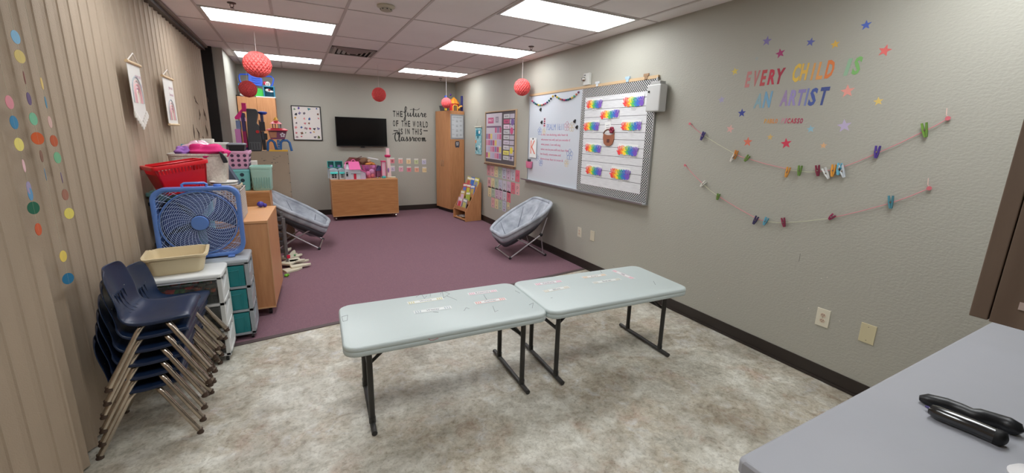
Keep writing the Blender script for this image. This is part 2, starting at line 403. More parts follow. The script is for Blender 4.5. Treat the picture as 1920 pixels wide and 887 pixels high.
# pencil and crayon marks left on the tops
def scribble(A, pts, m, name, parent, r_=.0011):
    g = G(A); g.tube([(x, y, .5552) for x, y in pts], r_, 5); obj(name, g, m, parent)
def tbl(px, py, k):
    p = AT(px, py, 'z', .555); return (tab[k].inverted() @ p)[:2]
for pts in ([(826,552),(829,545),(832,560)], [(829,545),(843,551),(831,559)], [(838,555),(857,563)], [(780,557),(790,551),(796,560),(800,555)], [(807,556),(807,551)], [(907,553),(914,564)], [(870,583),(874,577),(880,579)], [(924,574),(928,585),(934,582)], [(641,594),(652,591),(651,601),(643,603),(641,594)], [(992,572),(1000,568),(998,578)], [(966,545),(975,550)], [(812,585),(822,586)]):
    scribble(tab[0], [tbl(*p, 0) for p in pts], M_ink, 'pencil_mark', tl)
for pts in ([(1126,505),(1127,511),(1129,512)], [(1149,498),(1152,500)], [(1225,527),(1229,534)], [(1033,559),(1036,558)]):
    scribble(tab[1], [tbl(*p, 1) for p in pts], M_ink, 'pencil_mark', tr)
g = G(tab[0]); 
a = tbl(800,616,0); g.M = tab[0]; fx = a[0]; yy = -.3035
g.tube([(fx-.01, yy, .536), (fx, yy, .524), (fx+.02, yy, .522), (fx+.045, yy, .528)], .0012, 5); obj('crayon_mark', g, M_inkr, tl)
# taped name strips
def strip(k, p0, p1, wd, rgb, txt, lb):
    a = Vector(tbl(*p0, k)); b = Vector(tbl(*p1, k)); c = (a+b)/2; L = (b-a).length; ang = math.atan2(b.y-a.y, b.x-a.x)
    A = tab[k] @ Matrix.Translation((c.x, c.y, .5556)) @ Matrix.Rotation(ang, 4, 'Z')
    wp = A.translation
    r = root('name_strip', (wp.x, wp.y, wp.z), lb, 'name strip', 'taped name strips on the folding tables')
    g = G(A); g.box(-L/2, L/2, -wd/2, wd/2, 0, .0006); obj('paper', g, plain((228,232,230), .35), r)
    g = G(A)
    g.box(-L/2+.006, L/2-.006, -wd/2+.004, -wd/2+.007, .0006, .0011); g.box(-L/2+.006, L/2-.006, wd/2-.006, wd/2-.004, .0006, .0011)
    for s in (-1, 1):
        for q in range(3): g.box(s*(L/2-.012-.014*q)-.004, s*(L/2-.012-.014*q)+.004, -wd/2+.012, wd/2-.012, .0006, .0011)
    obj('border', g, plain(rgb, .6), r)
    g = G(A); g.text(txt, 0, -.008, .019, depth=.0004, align='CENTER', z=.0007); obj('lettering', g, plain((92,92,112), .7), r)
strip(0, (764,569), (831,559), .048, (206,200,150), 'Winnie', 'cream name strip with a yellow-green border, upper left on the left table')
strip(0, (776,586), (846,576), .05, (180,190,196), 'Wesley', 'name strip with a pale grey border, lower left on the left table')
strip(0, (878,552), (932,545), .045, (222,160,180), 'Rosemary', 'pink-edged name strip at the upper right of the left table')
strip(0, (890,569), (948,560), .045, (224,150,145), 'Conner', 'coral-edged name strip at the lower right of the left table')
strip(1, (1003,534), (1053,527), .045, (222,150,175), 'Kimberly', 'pink-edged name strip at the left end of the right table, upper one')
strip(1, (1019,547), (1067,538), .045, (206,196,172), 'Elliott', 'tan-edged name strip at the left end of the right table, lower one')
strip(1, (1092,521), (1136,515), .045, (222,184,140), 'Avery', 'orange-edged name strip at the middle of the right table')
strip(1, (1112,531), (1163,523), .045, (190,188,170), 'Everett', 'grey-green-edged name strip below the orange one, right table')
strip(1, (1149,507), (1188,523), .045, (224,150,170), 'Mila', 'name strip turned sideways with a pink border, right end of the right table')

# ---------------------------------------------------------------- stacking chairs
def chair_shell():
    prof = [(.146,.300,.150),(.145,.318,.160),(.132,.331,.168),(.09,.331,.175),(.03,.323,.180),(-.04,.320,.180),(-.10,.330,.176),(-.130,.350,.170),(-.148,.385,.166),(-.162,.43,.166),(-.174,.48,.166),(-.184,.525,.162),(-.191,.556,.150),(-.195,.576,.128),(-.197,.588,.092)]
    g = G(); n = 13
    V = []
    for i, (x, z, w_) in enumerate(prof):
        row = []
        back = max(0, min(1, (i-6)/3))
        for j in range(n):
            t = -1+2*j/(n-1); e = abs(t)**4
            row.append(g._v((x + back*.030*t*t + (1-back)*0, t*w_*(1-.0*e), z + (1-back)*(.014*t*t - .016*e*(1 if i > 1 else .3)))))
        V.append(row)
    for a, b in zip(V, V[1:]):
        for j in range(n-1): g.face((a[j], b[j], b[j+1], a[j+1]))
    # down-turned rim
    V = V[:9]
    rim = [r_[0] for r_ in V]
    low = []
    for v in rim:
        i = next(k for k, r_ in enumerate(V) if v in r_); back = max(0, min(1, (i-6)/3))
        low.append(g.b.verts.new(v.co + Vector((-.014*back, 0, -.016*(1-back)))))
    for k in range(len(rim)-1): g.face((rim[k], rim[k+1], low[k+1], low[k]))
    rim = [r_[-1] for r_ in V]; low = []
    for i, v in enumerate(rim):
        back = max(0, min(1, (i-6)/3)); low.append(g.b.verts.new(v.co + Vector((-.014*back, 0, -.016*(1-back)))))
    for k in range(len(rim)-1): g.face((rim[k], rim[k+1], low[k+1], low[k]))
    return g
def make_chair(lb):
    r = root('stacking_chair', (0, 0, 0), lb, 'chair', 'navy school chairs in two stacks')
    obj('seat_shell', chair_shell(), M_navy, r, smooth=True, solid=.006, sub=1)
    for sx in (1, -1):
        for sy in (1, -1):
            g = G(); g.tube([(sx*.045, sy*.105, .296), (sx*.05, sy*.15, .297), (sx*.058, sy*.160, .288), (sx*.070, sy*.165, .270), (sx*.200, sy*.196, .02)], .0135, 10)
            l = obj('leg', g, M_legst, r, smooth=True)
            g = G(T(sx*.204, sy*.197, 0)); g.lathe([(.016,0),(.017,.006),(.012,.014),(.013,.026)], n=14); obj('foot_cap', g, mat('foot_cap', (86,70,60), .5, .4), l, smooth=True)
    g = G(); g.box(-.06, .06, -.11, .11, .290, .302); obj('seat_bracket', g, M_graymetal, r)
    g = G()
    for k in range(4):
        y = -.06+.04*k
        g.tube([(-.1555, y, .445), (-.146, y, .385), (-.128, y, .352), (-.098, y, .333)], [.003,.0045,.0045,.003], 6)
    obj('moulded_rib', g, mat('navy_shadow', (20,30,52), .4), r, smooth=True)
    g = G()
    for (x, y) in ((.08, .09), (.08, -.09)): g.lathe([(.005,.325),(.005,.3325),(.002,.334)], (x, y, 0), 10)
    for y in (-.085, .085): g.tube([(-.156, y, .452), (-.164, y, .453)], .0045, 8)
    obj('rivet', g, M_chrome, r)
    return r
names = ['bottom', 'second from the bottom', 'third from the bottom', 'fourth from the bottom', 'second from the top', 'top']
proto = None
for (cx, cy, rz, n, where) in ((-.787, 2.715, math.radians(1), 6, 'front stack nearest the camera'), (-.805, 3.105, math.radians(-2), 5, 'rear stack by the white cart')):
    for k in range(n):
        nm = names[k] if n == 6 else (names[:3]+names[4:])[k]
        lb = 'navy plastic school chair, %s of the %s' % (nm, where)
        loc = (cx+.0165*k+rnd.uniform(-.004,.004), cy+rnd.uniform(-.006,.006), .0712*k if n == 6 else .0600*k)
        if proto is None: proto = make_chair(lb); proto.location = loc; proto.rotation_euler.z = rz
        else: copy_tree(proto, loc, rz+rnd.uniform(-.02,.02), lb)

# ---------------------------------------------------------------- generic vessels
def vessel(g, w, d, h, taper, r, t, z0=0, lip=.012, lipd=.008, n=5, cx=0, cy=0, notch=None):
    w2, d2 = w*taper, d*taper
    L = [rr(w2-.01, d2-.01, r, z0, n, cx, cy), rr(w2, d2, r, z0+.008, n, cx, cy), rr(w, d, r*1.1, z0+h-.006, n, cx, cy), rr(w+2*lip, d+2*lip, r*1.1+lip, z0+h-.006-lipd, n, cx, cy), rr(w+2*lip, d+2*lip, r*1.1+lip, z0+h, n, cx, cy),
         rr(w-2*t, d-2*t, r, z0+h, n, cx, cy), rr(w2-2*t, d2-2*t, r*.9, z0+.012, n, cx, cy)]
    if notch:
        for l in L[2:6]:
            for i, p in enumerate(l):
                x, y, z = p
                l[i] = (x, y, z + notch(x-cx, y-cy))
    g.loft(L)
# three-drawer carts
def cart(cx, cy, w, d, h, rgbf, rgbd, lb, clear=False, side_open=True, drawers=3, rgrp=None, rz=0):
    r = root('drawer_cart', (cx, cy, 0), lb, 'drawer cart', None, rz); A = T(cx, cy, 0, rz)
    M_f = plain(rgbf, .4); zb = .045
    g = G(A)
    g.loft([rr(w-.01, d-.01, .03, h-.028), rr(w, d, .03, h-.024), rr(w, d, .03, h-.006), rr(w-.012, d-.012, .028, h)])
    obj('top', g, M_f, r, smooth=True)
    dh = (h-.04-zb)/drawers
    for sx in (-1, 1):
        g = G(A); x = sx*(w/2-.018)
        a, b = (x-.014, x+.014)
        g.box(a, b, -d/2+.006, -d/2+.052, zb, h-.026); g.box(a, b, d/2-.052, d/2-.006, zb, h-.026)
        for k in range(drawers+1):
            z = zb+dh*k; g.box(a, b, -d/2+.006, d/2-.006, z-.003, z+.022)
            if k < drawers and side_open:
                # slanted panel filling part of each bay
                xa, xb = a+.004, b-.004
                g.loft([[(xa, -d/2+.05, z+.02), (xa, d/2-.05, z+.02), (xa, d/2-.05, z+dh*.78), (xa, -d/2+.05, z+dh*.40)], [(xb, -d/2+.05, z+.02), (xb, d/2-.05, z+.02), (xb, d/2-.05, z+dh*.78), (xb, -d/2+.05, z+dh*.40)]])
        obj('side_frame', g, M_f, r, bev=.003)
    g = G(A)
    for k in range(drawers+1):
        z = zb+dh*k; g.box(-w/2+.03, w/2-.03, -d/2+.008, -d/2+.034, z-.002, z+.016)
    g.box(-w/2+.03, w/2-.03, d/2-.02, d/2-.008, zb, h-.03)
    obj('cross_rail', g, M_f, r, bev=.002)
    for k in range(drawers):
        z = zb+dh*k+.020; hh = dh-.028
        g = G(A); W = w-.078; y0 = -d/2+.004
        Md = rgbd if not isinstance(rgbd, tuple) else plain(rgbd, .35)
        g.loft([[(-W/2, y0+.012, z), (W/2, y0+.012, z), (W/2, d/2-.03, z), (-W/2, d/2-.03, z)], [(-W/2, y0, z+hh), (W/2, y0, z+hh), (W/2, d/2-.03, z+hh), (-W/2, d/2-.03, z+hh)]], True, False)
        dr = obj('drawer', g, Md, r, solid=.004)
        g = G(A); q = W*.40; 
        zt = z+hh*.80; zl = z+hh*.62
        g.tube([(-q, y0-.001, zl-.02), (-q, y0-.001, zl), (q, y0-.001, zt), (q, y0-.001, z+.01)], .0035, 6)
        obj('moulded_edge', g, Md, dr)
        g = G(A); g.box(-W*.20, W*.20, y0-.014, y0+.002, z+hh-.012, z+hh); obj('handle', g, Md, dr, bev=.003)
    for sx in (-1, 1):
        for sy in (-1, 1):
            x, y = sx*(w/2-.03), sy*(d/2-.035)
            g = G(A); g.tube([(x-.009, y, .020), (x+.009, y, .020)], .020, 14); g.tube([(x, y, .03), (x, y, zb)], .007, 8); obj('caster', g, M_blk, r, smooth=True)
    return r
M_clear = mat('clear_smoky_plastic', (120,122,120), .2, alpha=.20)
cart(-.725, 3.454, .415, .308, .662, (224,226,224), M_clear, 'white plastic cart with clear drawers, beige tub on its top')
# coloured things seen through the clear drawer
r = root('toy_blocks', (-.73, 3.47, .47), 'red and green toy pieces inside the top clear drawer of the white cart', 'toy blocks')
for k in range(44):
    x = -.73+rnd.uniform(-.145,.145); y = 3.335+rnd.uniform(0,.09); z = .475+rnd.uniform(0,.13); g = G(T(x, y, z, rnd.uniform(0,3))); s = rnd.uniform(.018,.032)
    g.prism([(s*1.1*math.cos(a*PI/3), s*.8*math.sin(a*PI/3)) for a in range(6)], -.010, .010); obj('toy_block', g, plain([(206,66,56),(72,140,76),(190,96,62),(96,92,70)][k % 4], .5), r, bev=.003)
cart(-.585, 3.775, .40, .325, .665, (158,164,170), (22,128,134), 'grey plastic cart with three teal drawers under the blue fan')

# beige dish tub
r = root('dish_tub', (-.785, 3.52, .663), 'beige plastic dish tub with a wavy rim on the white cart', 'tub')
g = G(T(-.785, 3.52, 0, math.radians(6))); 
vessel(g, .335, .29, .135, .84, .045, .006, .663, .012, .007, 7, notch=lambda x, y: .010*math.cos(min(PI, abs(x)/.09*PI/2)) if abs(x) < .18 and abs(y) > .12 else 0)
obj('basin', g, mat('beige_plastic', (222,204,166), .42), r, smooth=True)

# box fan
def fan(cx, cy, z0, rz, tilt):
    S_ = .535; r = root('box_fan', (cx, cy, z0), 'blue box fan standing on the grey drawer cart', 'fan', None, rz)
    A = Matrix.Translation((cx, cy, z0)) @ Matrix.Rotation(rz, 4, 'Z') @ Matrix.Rotation(tilt, 4, 'X') @ Matrix.Translation((0, 0, S_/2)) @ Matrix.Rotation(PI/2, 4, 'X')   # local xy is the face, z toward viewer
    Mb = mat('blue_fan_plastic', (92,128,196), .35); Mg = mat('fan_grille', (170,190,230), .4); Mbl = mat('fan_blade', (40,62,124), .6)
    g = G(A); D = .052
    g.loft([rr(S_, S_, .085, -D, 8), rr(S_, S_, .085, D, 8), rr(S_-.03, S_-.03, .08, D+.004, 8), rr(S_-.058, S_-.058, .07, D-.004, 8), rr(S_-.058, S_-.058, .07, -D+.004, 8), rr(S_-.03, S_-.03, .08, -D-.004, 8), rr(S_, S_, .085, -D, 8)], False, False)
    obj('housing', g, Mb, r, smooth=True)
    for side in (1, -1):
        z = side*(D-.004); g = G(A)
        nr = 15
        for k in range(nr):
            R = .062+(.232-.062)*(k+.5)/nr
            g.tube([(R*math.cos(a*2*PI/48), R*math.sin(a*2*PI/48), z+side*.008*(1-(R/.25)**2)) for a in range(48)], .0013, 4, closed=True)
        for k in range(36 if side > 0 else 12):
            a0 = k*2*PI/(36 if side > 0 else 12); pts = []
            for j in range(9):
                R = .052+(.262-.052)*j/8; a = a0+.75*(j/8)**1.2
                x, y = R*math.cos(a), R*math.sin(a); mx = max(abs(x), abs(y)); 
                if j == 8: f = min(1.2, (.245)/mx) if mx else 1; x *= f; y *= f
                pts.append((x, y, z+side*.006*(1-(R/.27)**2)))
            g.tube(pts, .0013, 4)
        # corner arcs
        for k in range(4):
            for R in (.262,.276,.290,.304):
                aa = [math.radians(45+90*k+t) for t in range(-40, 41, 5)]
                pts = [(R*math.cos(a), R*math.sin(a), z) for a in aa if max(abs(R*math.cos(a)), abs(R*math.sin(a))) < .246]
                if len(pts) > 2: g.tube(pts, .0013, 4)
        obj('grille', g, Mg, r)
        g = G(A); g.tube([(.236*math.cos(a*2*PI/64), .236*math.sin(a*2*PI/64), z) for a in range(64)], .005, 6, closed=True); obj('grille_ring', g, Mb, r, smooth=True)
    g = G(A); g.lathe([(.050, D-.01), (.055, D+.004), (.050, D+.012), (.02, D+.013)], n=32); obj('hub_cap', g, Mb, r, smooth=True)
    g = G(A); g.lathe([(.055, -.03), (.055, .03)], n=24); hub = obj('motor_hub', g, Mbl, r, smooth=True)
    for k in range(5):
        g = G(A @ Matrix.Rotation(k*2*PI/5+.32, 4, 'Z'))
        def bf(u, v):
            R = .05+.175*u; a = (-.28-.30*u)+(.56+.72*u)*v; tw = .030*(1-.3*u)*(v-.5)*2
            return (R*math.cos(a), R*math.sin(a), tw)
        g.grid(bf, 10, 8); obj('blade', g, Mbl, r, smooth=True, solid=.003)
    g = G(A); g.tube([(-.08, S_/2-.006, 0), (-.085, S_/2+.018, 0), (-.07, S_/2+.028, 0), (.05, S_/2+.028, 0), (.065, S_/2+.018, 0), (.06, S_/2-.006, 0)], .009, 8); obj('handle', g, Mb, r, smooth=True)
    g = G(A @ Matrix.Translation((.13, S_/2, 0)) @ Matrix.Rotation(-PI/2, 4, 'X')); g.lathe([(.026, -.004), (.026, .012), (.022, .016)], n=20); obj('speed_knob', g, mat('knob_blue', (70,112,196), .35), r, smooth=True)
    for s in (-1, 1):
        g = G(A); g.box(s*.17-.022, s*.17+.022, -S_/2-.010, -S_/2+.004, -.085, .085); obj('foot', g, Mb, r, bev=.004)
fan(-.675, 3.775, .676, math.radians(3), math.radians(-1.5))

# ---------------------------------------------------------------- castered beech cabinets
def wheel(g, x, y, R=.03):
    g.tube([(x-.012, y, R), (x+.012, y, R)], R, 16); g.tube([(x, y, R), (x, y+.005, R*1.8+.012)], .012, 8)
def cab(cx, cy, w, d, z0, z1, rz, lb, Mt, cast=True, doors=False, castm=None, horizontal=False, Mside=None):
    r = root('beech_cabinet', (cx, cy, 0), lb, 'cabinet', None, rz); A = T(cx, cy, 0, rz)
    g = G(A); g.box(-w/2, w/2, -d/2, d/2, z1-.022, z1); obj('top_panel', g, mat('beech_top', (206,150,102), .45, var=.05, vscale=5), r, bev=.002)
    g = G(A); g.box(-w/2+.002, w/2-.002, -d/2+.003, -d/2+.02, z0, z1-.022); obj('front_panel', g, Mt, r, bev=.001)
    for s in (-1, 1):
        g = G(A); x = s*(w/2-.011); g.box(x-.0095, x+.0095, -d/2+.021, d/2-.003, z0, z1-.022); obj('side_panel', g, Mside or M_wood, r, bev=.001)
    g = G(A); g.box(-w/2+.02, w/2-.02, -d/2+.02, d/2-.003, z0, z0+.02); obj('bottom_panel', g, Mt, r)
    g = G(A); g.box(-w/2+.021, w/2-.021, d/2-.012, d/2-.004, z0+.02, z1-.022); obj('back_panel', g, Mt, r)
    g = G(A); e = .0025
    for s in (-1, 1): g.box(s*(w/2)-e, s*(w/2)+e, -d/2-e, -d/2+e, z0, z1)
    g.box(-w/2, w/2, -d/2-e, -d/2+e, z0, z0+.012)
    obj('edge_banding', g, M_edge, r)
    if cast:
        for sx in (-1, 1):
            for sy in (-1, 1):
                g = G(A); wheel(g, sx*(w/2-.05), sy*(d/2-.06), z0*.42); c = obj('caster', g, castm or M_blk, r, smooth=True)
                g = G(A); g.box(sx*(w/2-.05)-.03, sx*(w/2-.05)+.03, sy*(d/2-.06)-.03, sy*(d/2-.06)+.03, z0-.006, z0); obj('caster_plate', g, M_chrome, c)
    return r
cab(-.433, 4.45, .385, .80, .075, .875, math.radians(-3), 'beech laminate cabinet on black casters behind the drawer carts', M_wood)
cab(1.135, 8.38, 1.20, .44, .085, .772, 0, 'low beech cabinet on casters under the television, toys on top', M_woodh, castm=M_chrome)
cab(-.535, 5.43, .50, .46, .01, .985, 0, 'plain beech shelf unit holding the pink and teal crates', M_woodh, cast=False)
# tan metal back unit with pegged edge
r = root('storage_cabinet', (-.44, 7.13, 0), 'tan storage cabinet with a scuffed back, toy playsets on top', 'cabinet')
Mtan = mat('tan_board', (158,140,120), .6, var=.06, vscale=3)
g = G(); g.box(-.78, -.10, 6.95, 6.965, .01, 1.335); obj('back_panel', g, Mtan, r)
g = G(); g.box(-.78, -.10, 6.965, 7.30, 1.315, 1.335); g.box(-.78, -.10, 6.965, 7.30, .01, .05); g.box(-.78,-.10,6.965,7.30,.6,.62); obj('shelf', g, Mtan, r)
for x in (-.78, -.12):
    g = G(); g.box(x, x+.02, 6.965, 7.30, .05, 1.315); obj('side_panel', g, Mtan, r)
for k in range(9):
    g = G(); g.tube([(-.103+.0, 6.951, .18+.14*k), (-.103, 6.943, .18+.14*k)], .007, 8); obj('screw_cap', g, mat('screw_cap', (90,84,78), .5), r)
g = G()
for k in range(14):
    x, z = -.34+rnd.uniform(-.10,.16), 1.18+rnd.uniform(-.12,.09); g.box(x, x+rnd.uniform(.006,.03), 6.9488, 6.9495, z, z+rnd.uniform(.003,.012))
obj('scuff', g, mat('scuff', (104,94,86), .8), r)

# tall wardrobe-like cabinets
def tall(cx, cy, w, d, z1, rz, lb, name='wardrobe', handles=None, front_y=-1):
    r = root(name, (cx, cy, 0), lb, 'wardrobe', None, rz); A = T(cx, cy, 0, rz)
    g = G(A); g.box(-w/2, w/2, -d/2+.022, d/2, .08, z1); obj('carcass', g, M_wood, r, bev=.004)
    g = G(A); g.box(-w/2+.004, w/2-.004, -d/2+.045, d/2-.002, .004, .08); obj('plinth', g, M_base, r)
    for s in (-1, 1):
        g = G(A); a, b = (-w/2+.002, -.0015) if s < 0 else (.0015, w/2-.002)
        g.box(a, b, -d/2, -d/2+.020, .082, z1-.003); dd = obj('door', g, M_wood, r, bev=.002)
        g = G(A); x = s*.035; g.tube([(x, -d/2, .98), (x, -d/2-.022, .985), (x, -d/2-.022, 1.095), (x, -d/2, 1.10)], .006, 8); obj('handle', g, mat('satin_handle', (176,150,120), .35, .5), dd, smooth=True)
    return r
# doors face -x; corner pillar cabinet by the right wall
th = math.radians(-90+11.3)
tall(2.94, 8.528, .60, .345, 2.12, math.radians(-78.6), 'tall beech wardrobe in the far right corner with a birthday chart on its side')
tall(-.514, 8.60, .55, .50, 2.175, 0, 'tall beech cabinet in the far left corner with a blue playset on top')

# ---------------------------------------------------------------- saucer chairs
M_fab = mat('grey_plush', (142,147,157), .95, bump=1.0, bscale=30, rgb2=(188,193,201), vscale=8)
M_under = mat('dark_grey_fabric', (78,80,86), .9)
M_tube = mat('light_steel_tube', (186,180,184), .3, .6)
def saucer(cx, cy, rz, lb, k=1.0):
    r = root('saucer_chair', (cx, cy, 0), lb, 'chair', 'grey padded folding saucer chairs', rz); A = T(cx, cy, 0, rz) @ Matrix.Scale(k, 4)
    # rim: eight-sided loop, front (+x) low, back (-x) high
    P = [(.36,-.25,.335),(.375,0,.325),(.36,.25,.335),(.20,.345,.44),(-.04,.385,.575),(-.22,.36,.68),(-.345,.27,.765),(-.365,0,.775),(-.345,-.27,.765),(-.22,-.36,.68),(-.04,-.385,.575),(.20,-.345,.44)]
    n = 60; rim = []
    def cr(p0, p1, p2, p3, t):
        p0, p1, p2, p3 = map(Vector, (p0, p1, p2, p3))
        return .5*((2*p1)+(p2-p0)*t+(2*p0-5*p1+4*p2-p3)*t*t+(3*p1-p0-3*p2+p3)*t*t*t)
    for i in range(12):
        for j in range(5): rim.append(cr(P[i-1], P[i], P[(i+1) % 12], P[(i+2) % 12], j/5))
    c = Vector((.13, 0, .165))
    g = G(A)
    L = []
    for s in (0.02, .2, .4, .6, .8, .92, 1.0):
        lp = []
        for i, q in enumerate(rim):
            f = s; p = c.lerp(q, f); d = (q-c)
            p = p + Vector((0,0,-1))*(.07*math.sin(PI*min(1,s))*1.0) + Vector((0, 0, .012*math.cos(i*2*PI/60*6)*s*(1-s)*4))
            lp.append(p)
        L.append(lp)
    g.loft(L, True, False)
    obj('cushion', g, M_fab, r, smooth=True, solid=.03)
    g = G(A); g.tube(rim, .027, 10, closed=True); obj('padded_rim', g, M_fab, r, smooth=True)
    g = G(A)
    for i in range(0, 60, 10):
        q = rim[i+5 if i+5 < 60 else 0]; g.tube([c.lerp(q, s)+Vector((0,0,-.07*math.sin(PI*s)+.017)) for s in (.15,.35,.55,.75,.9)], .0055, 5)
    obj('seam', g, mat('seam_crease_shade', (112,116,126), .95), r, smooth=True)  # seams, their grey darkened to paint crease shade into the bowl
    # fabric apron below the rim
    g = G(A); V = []
    for i, q in enumerate(rim):
        V.append((q, c.lerp(q, .92)+Vector((0,0,-.085)), c.lerp(q, .70)+Vector((0,0,-.125))))
    g.loft([[v[0]+Vector((0,0,-.02)) for v in V], [v[0].lerp(v[1], .6)+Vector((0,0,-.012)) for v in V], [v[1] for v in V]], False, False); obj('padded_side', g, M_fab, r, smooth=True, solid=.014)
    g = G(A); g.loft([[v[1] for v in V], [v[2] for v in V]], False, False); obj('apron', g, M_under, r, smooth=True, solid=.006)
    for s in (-1, 1):
        hubp = (-.19, s*.30, .33)
        g = G(A); g.tube([(.27, s*.28, .02), hubp], .0105, 8); obj('leg', g, M_tube, r, smooth=True)
        g = G(A); g.tube([(-.28, s*.28, .02), (.0, s*.285, .20), (.19, s*.27, .30)], .0105, 8); obj('leg', g, M_tube, r, smooth=True)
        g = G(A); g.tube([hubp, (-.27, s*.31, .58)], .0105, 8); obj('back_strut', g, M_tube, r, smooth=True)
        g = G(A); g.tube([hubp, (-.26, s*.24, .05)], .0085, 8); obj('rear_strut', g, M_tube, r, smooth=True)
        g = G(A); g.ball(hubp, .026, 10); g.ball((.27, s*.28, .02), .02, 8); g.ball((-.28, s*.28, .02), .02, 8)
        g.b.clear(); 
        for nm, p, R in (('hinge', hubp, .026), ('foot_cap', (.27, s*.28, .021), .020), ('foot_cap', (-.28, s*.28, .021), .020)):
            g = G(A); g.ball(p, R, 10); obj(nm, g, M_blk, r, smooth=True)
    for x in (.27, -.28):
        g = G(A); g.tube([(x, -.28, .02), (x, .28, .02)], .0105, 8); obj('foot_bar', g, M_tube, r, smooth=True)
    return r
saucer(2.755, 4.97, math.radians(180-5), 'grey padded saucer chair standing against the right wall below the whiteboard', .97)
saucer(-.035, 6.50, math.radians(-8), 'grey padded saucer chair on the left, facing the middle of the carpet')

# ---------------------------------------------------------------- counter and upper cabinet at the right edge
M_count = mat('grey_laminate', (164,165,171), .42, var=.02, vscale=5)
r = root('counter', (2.0, .1, 0), 'light grey laminate counter in the lower right corner of the photo', 'counter')
g = G()
L = []
for z, i in ((.858,.004),(.862,0),(.892,0),(.90,.006)):
    x0, x1, y0, y1 = .885+i, RX-.001, -.35+i, .487-i; c = .014
    L.append([(x1,y0,z),(x1,y1,z),(x0+c,y1,z),(x0+c*.3,y1-c*.3,z),(x0,y1-c,z),(x0,y0,z)])
g.loft(L); obj('worktop', g, M_count, r, bev=.003)
g = G(); g.box(.95, RX-.001, -.33, .44, .1, .858); obj('base_cabinet', g, mat('brown_base', (78,64,54), .5), r, bev=.002)
g = G(); g.box(.99, RX-.001, -.30, .40, .002, .1); obj('plinth', g, M_base, r)
M_brn = mat('dark_brown_laminate', (104,86,73), .5, rgb2=(118,100,86), vscale=5, stretch=(4,4,.6))
r = root('wall_cabinet', (2.1, .04, 1.352), 'dark brown hanging cabinet cut by the right edge of the photo', 'cabinet')
g = G(); g.box(1.021, RX-.001, -.12, .1915, 1.352, 2.12); obj('carcass', g, M_brn, r, bev=.001)
for k in range(4):
    x0 = 1.021+.54*k; g = G(); g.box(x0, min(x0+.536, RX-.004), .1930, .2155, 1.353, 2.118); dd = obj('door', g, M_brn, r, bev=.0015)
    g = G(); xx = x0+.49; g.tube([(xx, .216, 1.40), (xx, .238, 1.405), (xx, .238, 1.50), (xx, .216, 1.505)], .005, 8); obj('handle', g, M_chrome, dd, smooth=True)
a = AT(1914, 568, 'x', 1.019); b = AT(1912, 580, 'x', 1.019)
g = G(); g.box(1.0185, 1.0197, a.y-.09, a.y+.001, b.z-.001, a.z+.001)
props(obj('paper_note', g, plain((196,176,168), .7)), 'small pale paper stuck on the side of the dark hanging cabinet', 'paper')

# things on the counter
def C9(px, py, dz=0): p = AT(px, py, 'z', .90+dz); return p
r = root('kitchen_knife', tuple(C9(1800, 770)), 'black curved plastic handle tool with a hanging hole, lying behind the black marker', 'utensil')
pts = [C9(1724,746,.012), C9(1740,750,.015), C9(1775,758,.015), C9(1800,768,.0155), C9(1822,778,.0155), C9(1840,782,.018), C9(1865,788,.017), C9(1890,797,.018), C9(1905,805,.017), C9(1914,813,.012)]
g = G(); g.tube(pts, [.008,.018,.018,.0185,.0185,.022,.020,.022,.020,.010], 12); obj('handle', g, mat('matte_black_plastic', (30,31,33), .38), r, smooth=True)
g = G(); p = C9(1742,744,.022); g.tube([p+Vector((-.002,0,0)), p+Vector((-.002,0,.0012))], .0026, 8); obj('hanging_hole', g, M_dark, r)
r = root('marker_pen', tuple(C9(1810, 790)), 'thick glossy black marker pen with a rounded end on the counter', 'pen')
pts = [C9(1746,768,.0195), C9(1758,774,.0195), C9(1824,800,.0195), C9(1866,818,.0195)]
g = G(); g.tube(pts, [.015,.019,.0195,.0195], 14); obj('barrel', g, mat('gloss_black', (24,25,27), .12, coat=1), r, smooth=True)
pts = [C9(1864,817,.0195), C9(1874,821,.0195), C9(1882,825,.0195), C9(1888,828,.0195)]
g = G(); g.tube(pts, [.0202,.0205,.019,.009], 14); obj('cap', g, mat('rubber_black', (14,14,15), .6), r, smooth=True)
g = G(); g.tube([C9(1736,762,.010), C9(1748,768,.014)], [.003,.006], 8); obj('tip', g, plain((62,52,110), .4), r, smooth=True)
p = C9(1945, 915)
g = G(T(p.x, p.y, 0)); g.lathe([(.03,.9005),(.045,.906),(.048,.918),(.040,.928),(.015,.932)], n=28)
props(obj('white_dish', g, plain((226,224,224), .35), smooth=True), 'small white rounded dish at the bottom right corner of the photo', 'dish')

# ---------------------------------------------------------------- right wall: whiteboard and bulletin board
wb = root('whiteboard', (RX-.02, 4.29, 1.0), 'long whiteboard and bulletin board combination with an aluminium frame on the right wall', 'whiteboard')
Y0, Y1, Z0, Z1, YD = 5.52, 3.055, .995, 2.225, 4.235        # left end, right end, bottom, top, divider (y falls to the right)
g = G(); g.box(RX-.018, RX-.001, YD, Y0, Z0, Z1); obj('writing_surface', g, mat('whiteboard_enamel', (206,212,220), .16, coat=.5), wb)
g = G(); g.box(RX-.018, RX-.001, Y1, YD, Z0, Z1); obj('cork_panel', g, plain((120,110,100), .8), wb)
g = G(); f = .014
g.box(RX-.027, RX-.001, Y1-f, Y1, Z0-.01, Z1+.01); g.box(RX-.027, RX-.001, Y0, Y0+f, Z0-.01, Z1+.01); g.box(RX-.027, RX-.001, Y1-f, Y0+f, Z0-.022, Z0)
g.box(RX-.024, RX-.001, YD-.008, YD+.008, Z0, Z1)
obj('frame', g, M_alu, wb, bev=.002)
g = G(); g.box(RX-.026, RX-.001, Y1-f, Y0+f, Z1, Z1+.03); obj('tack_rail', g, mat('tan_rail', (196,168,132), .7), wb)
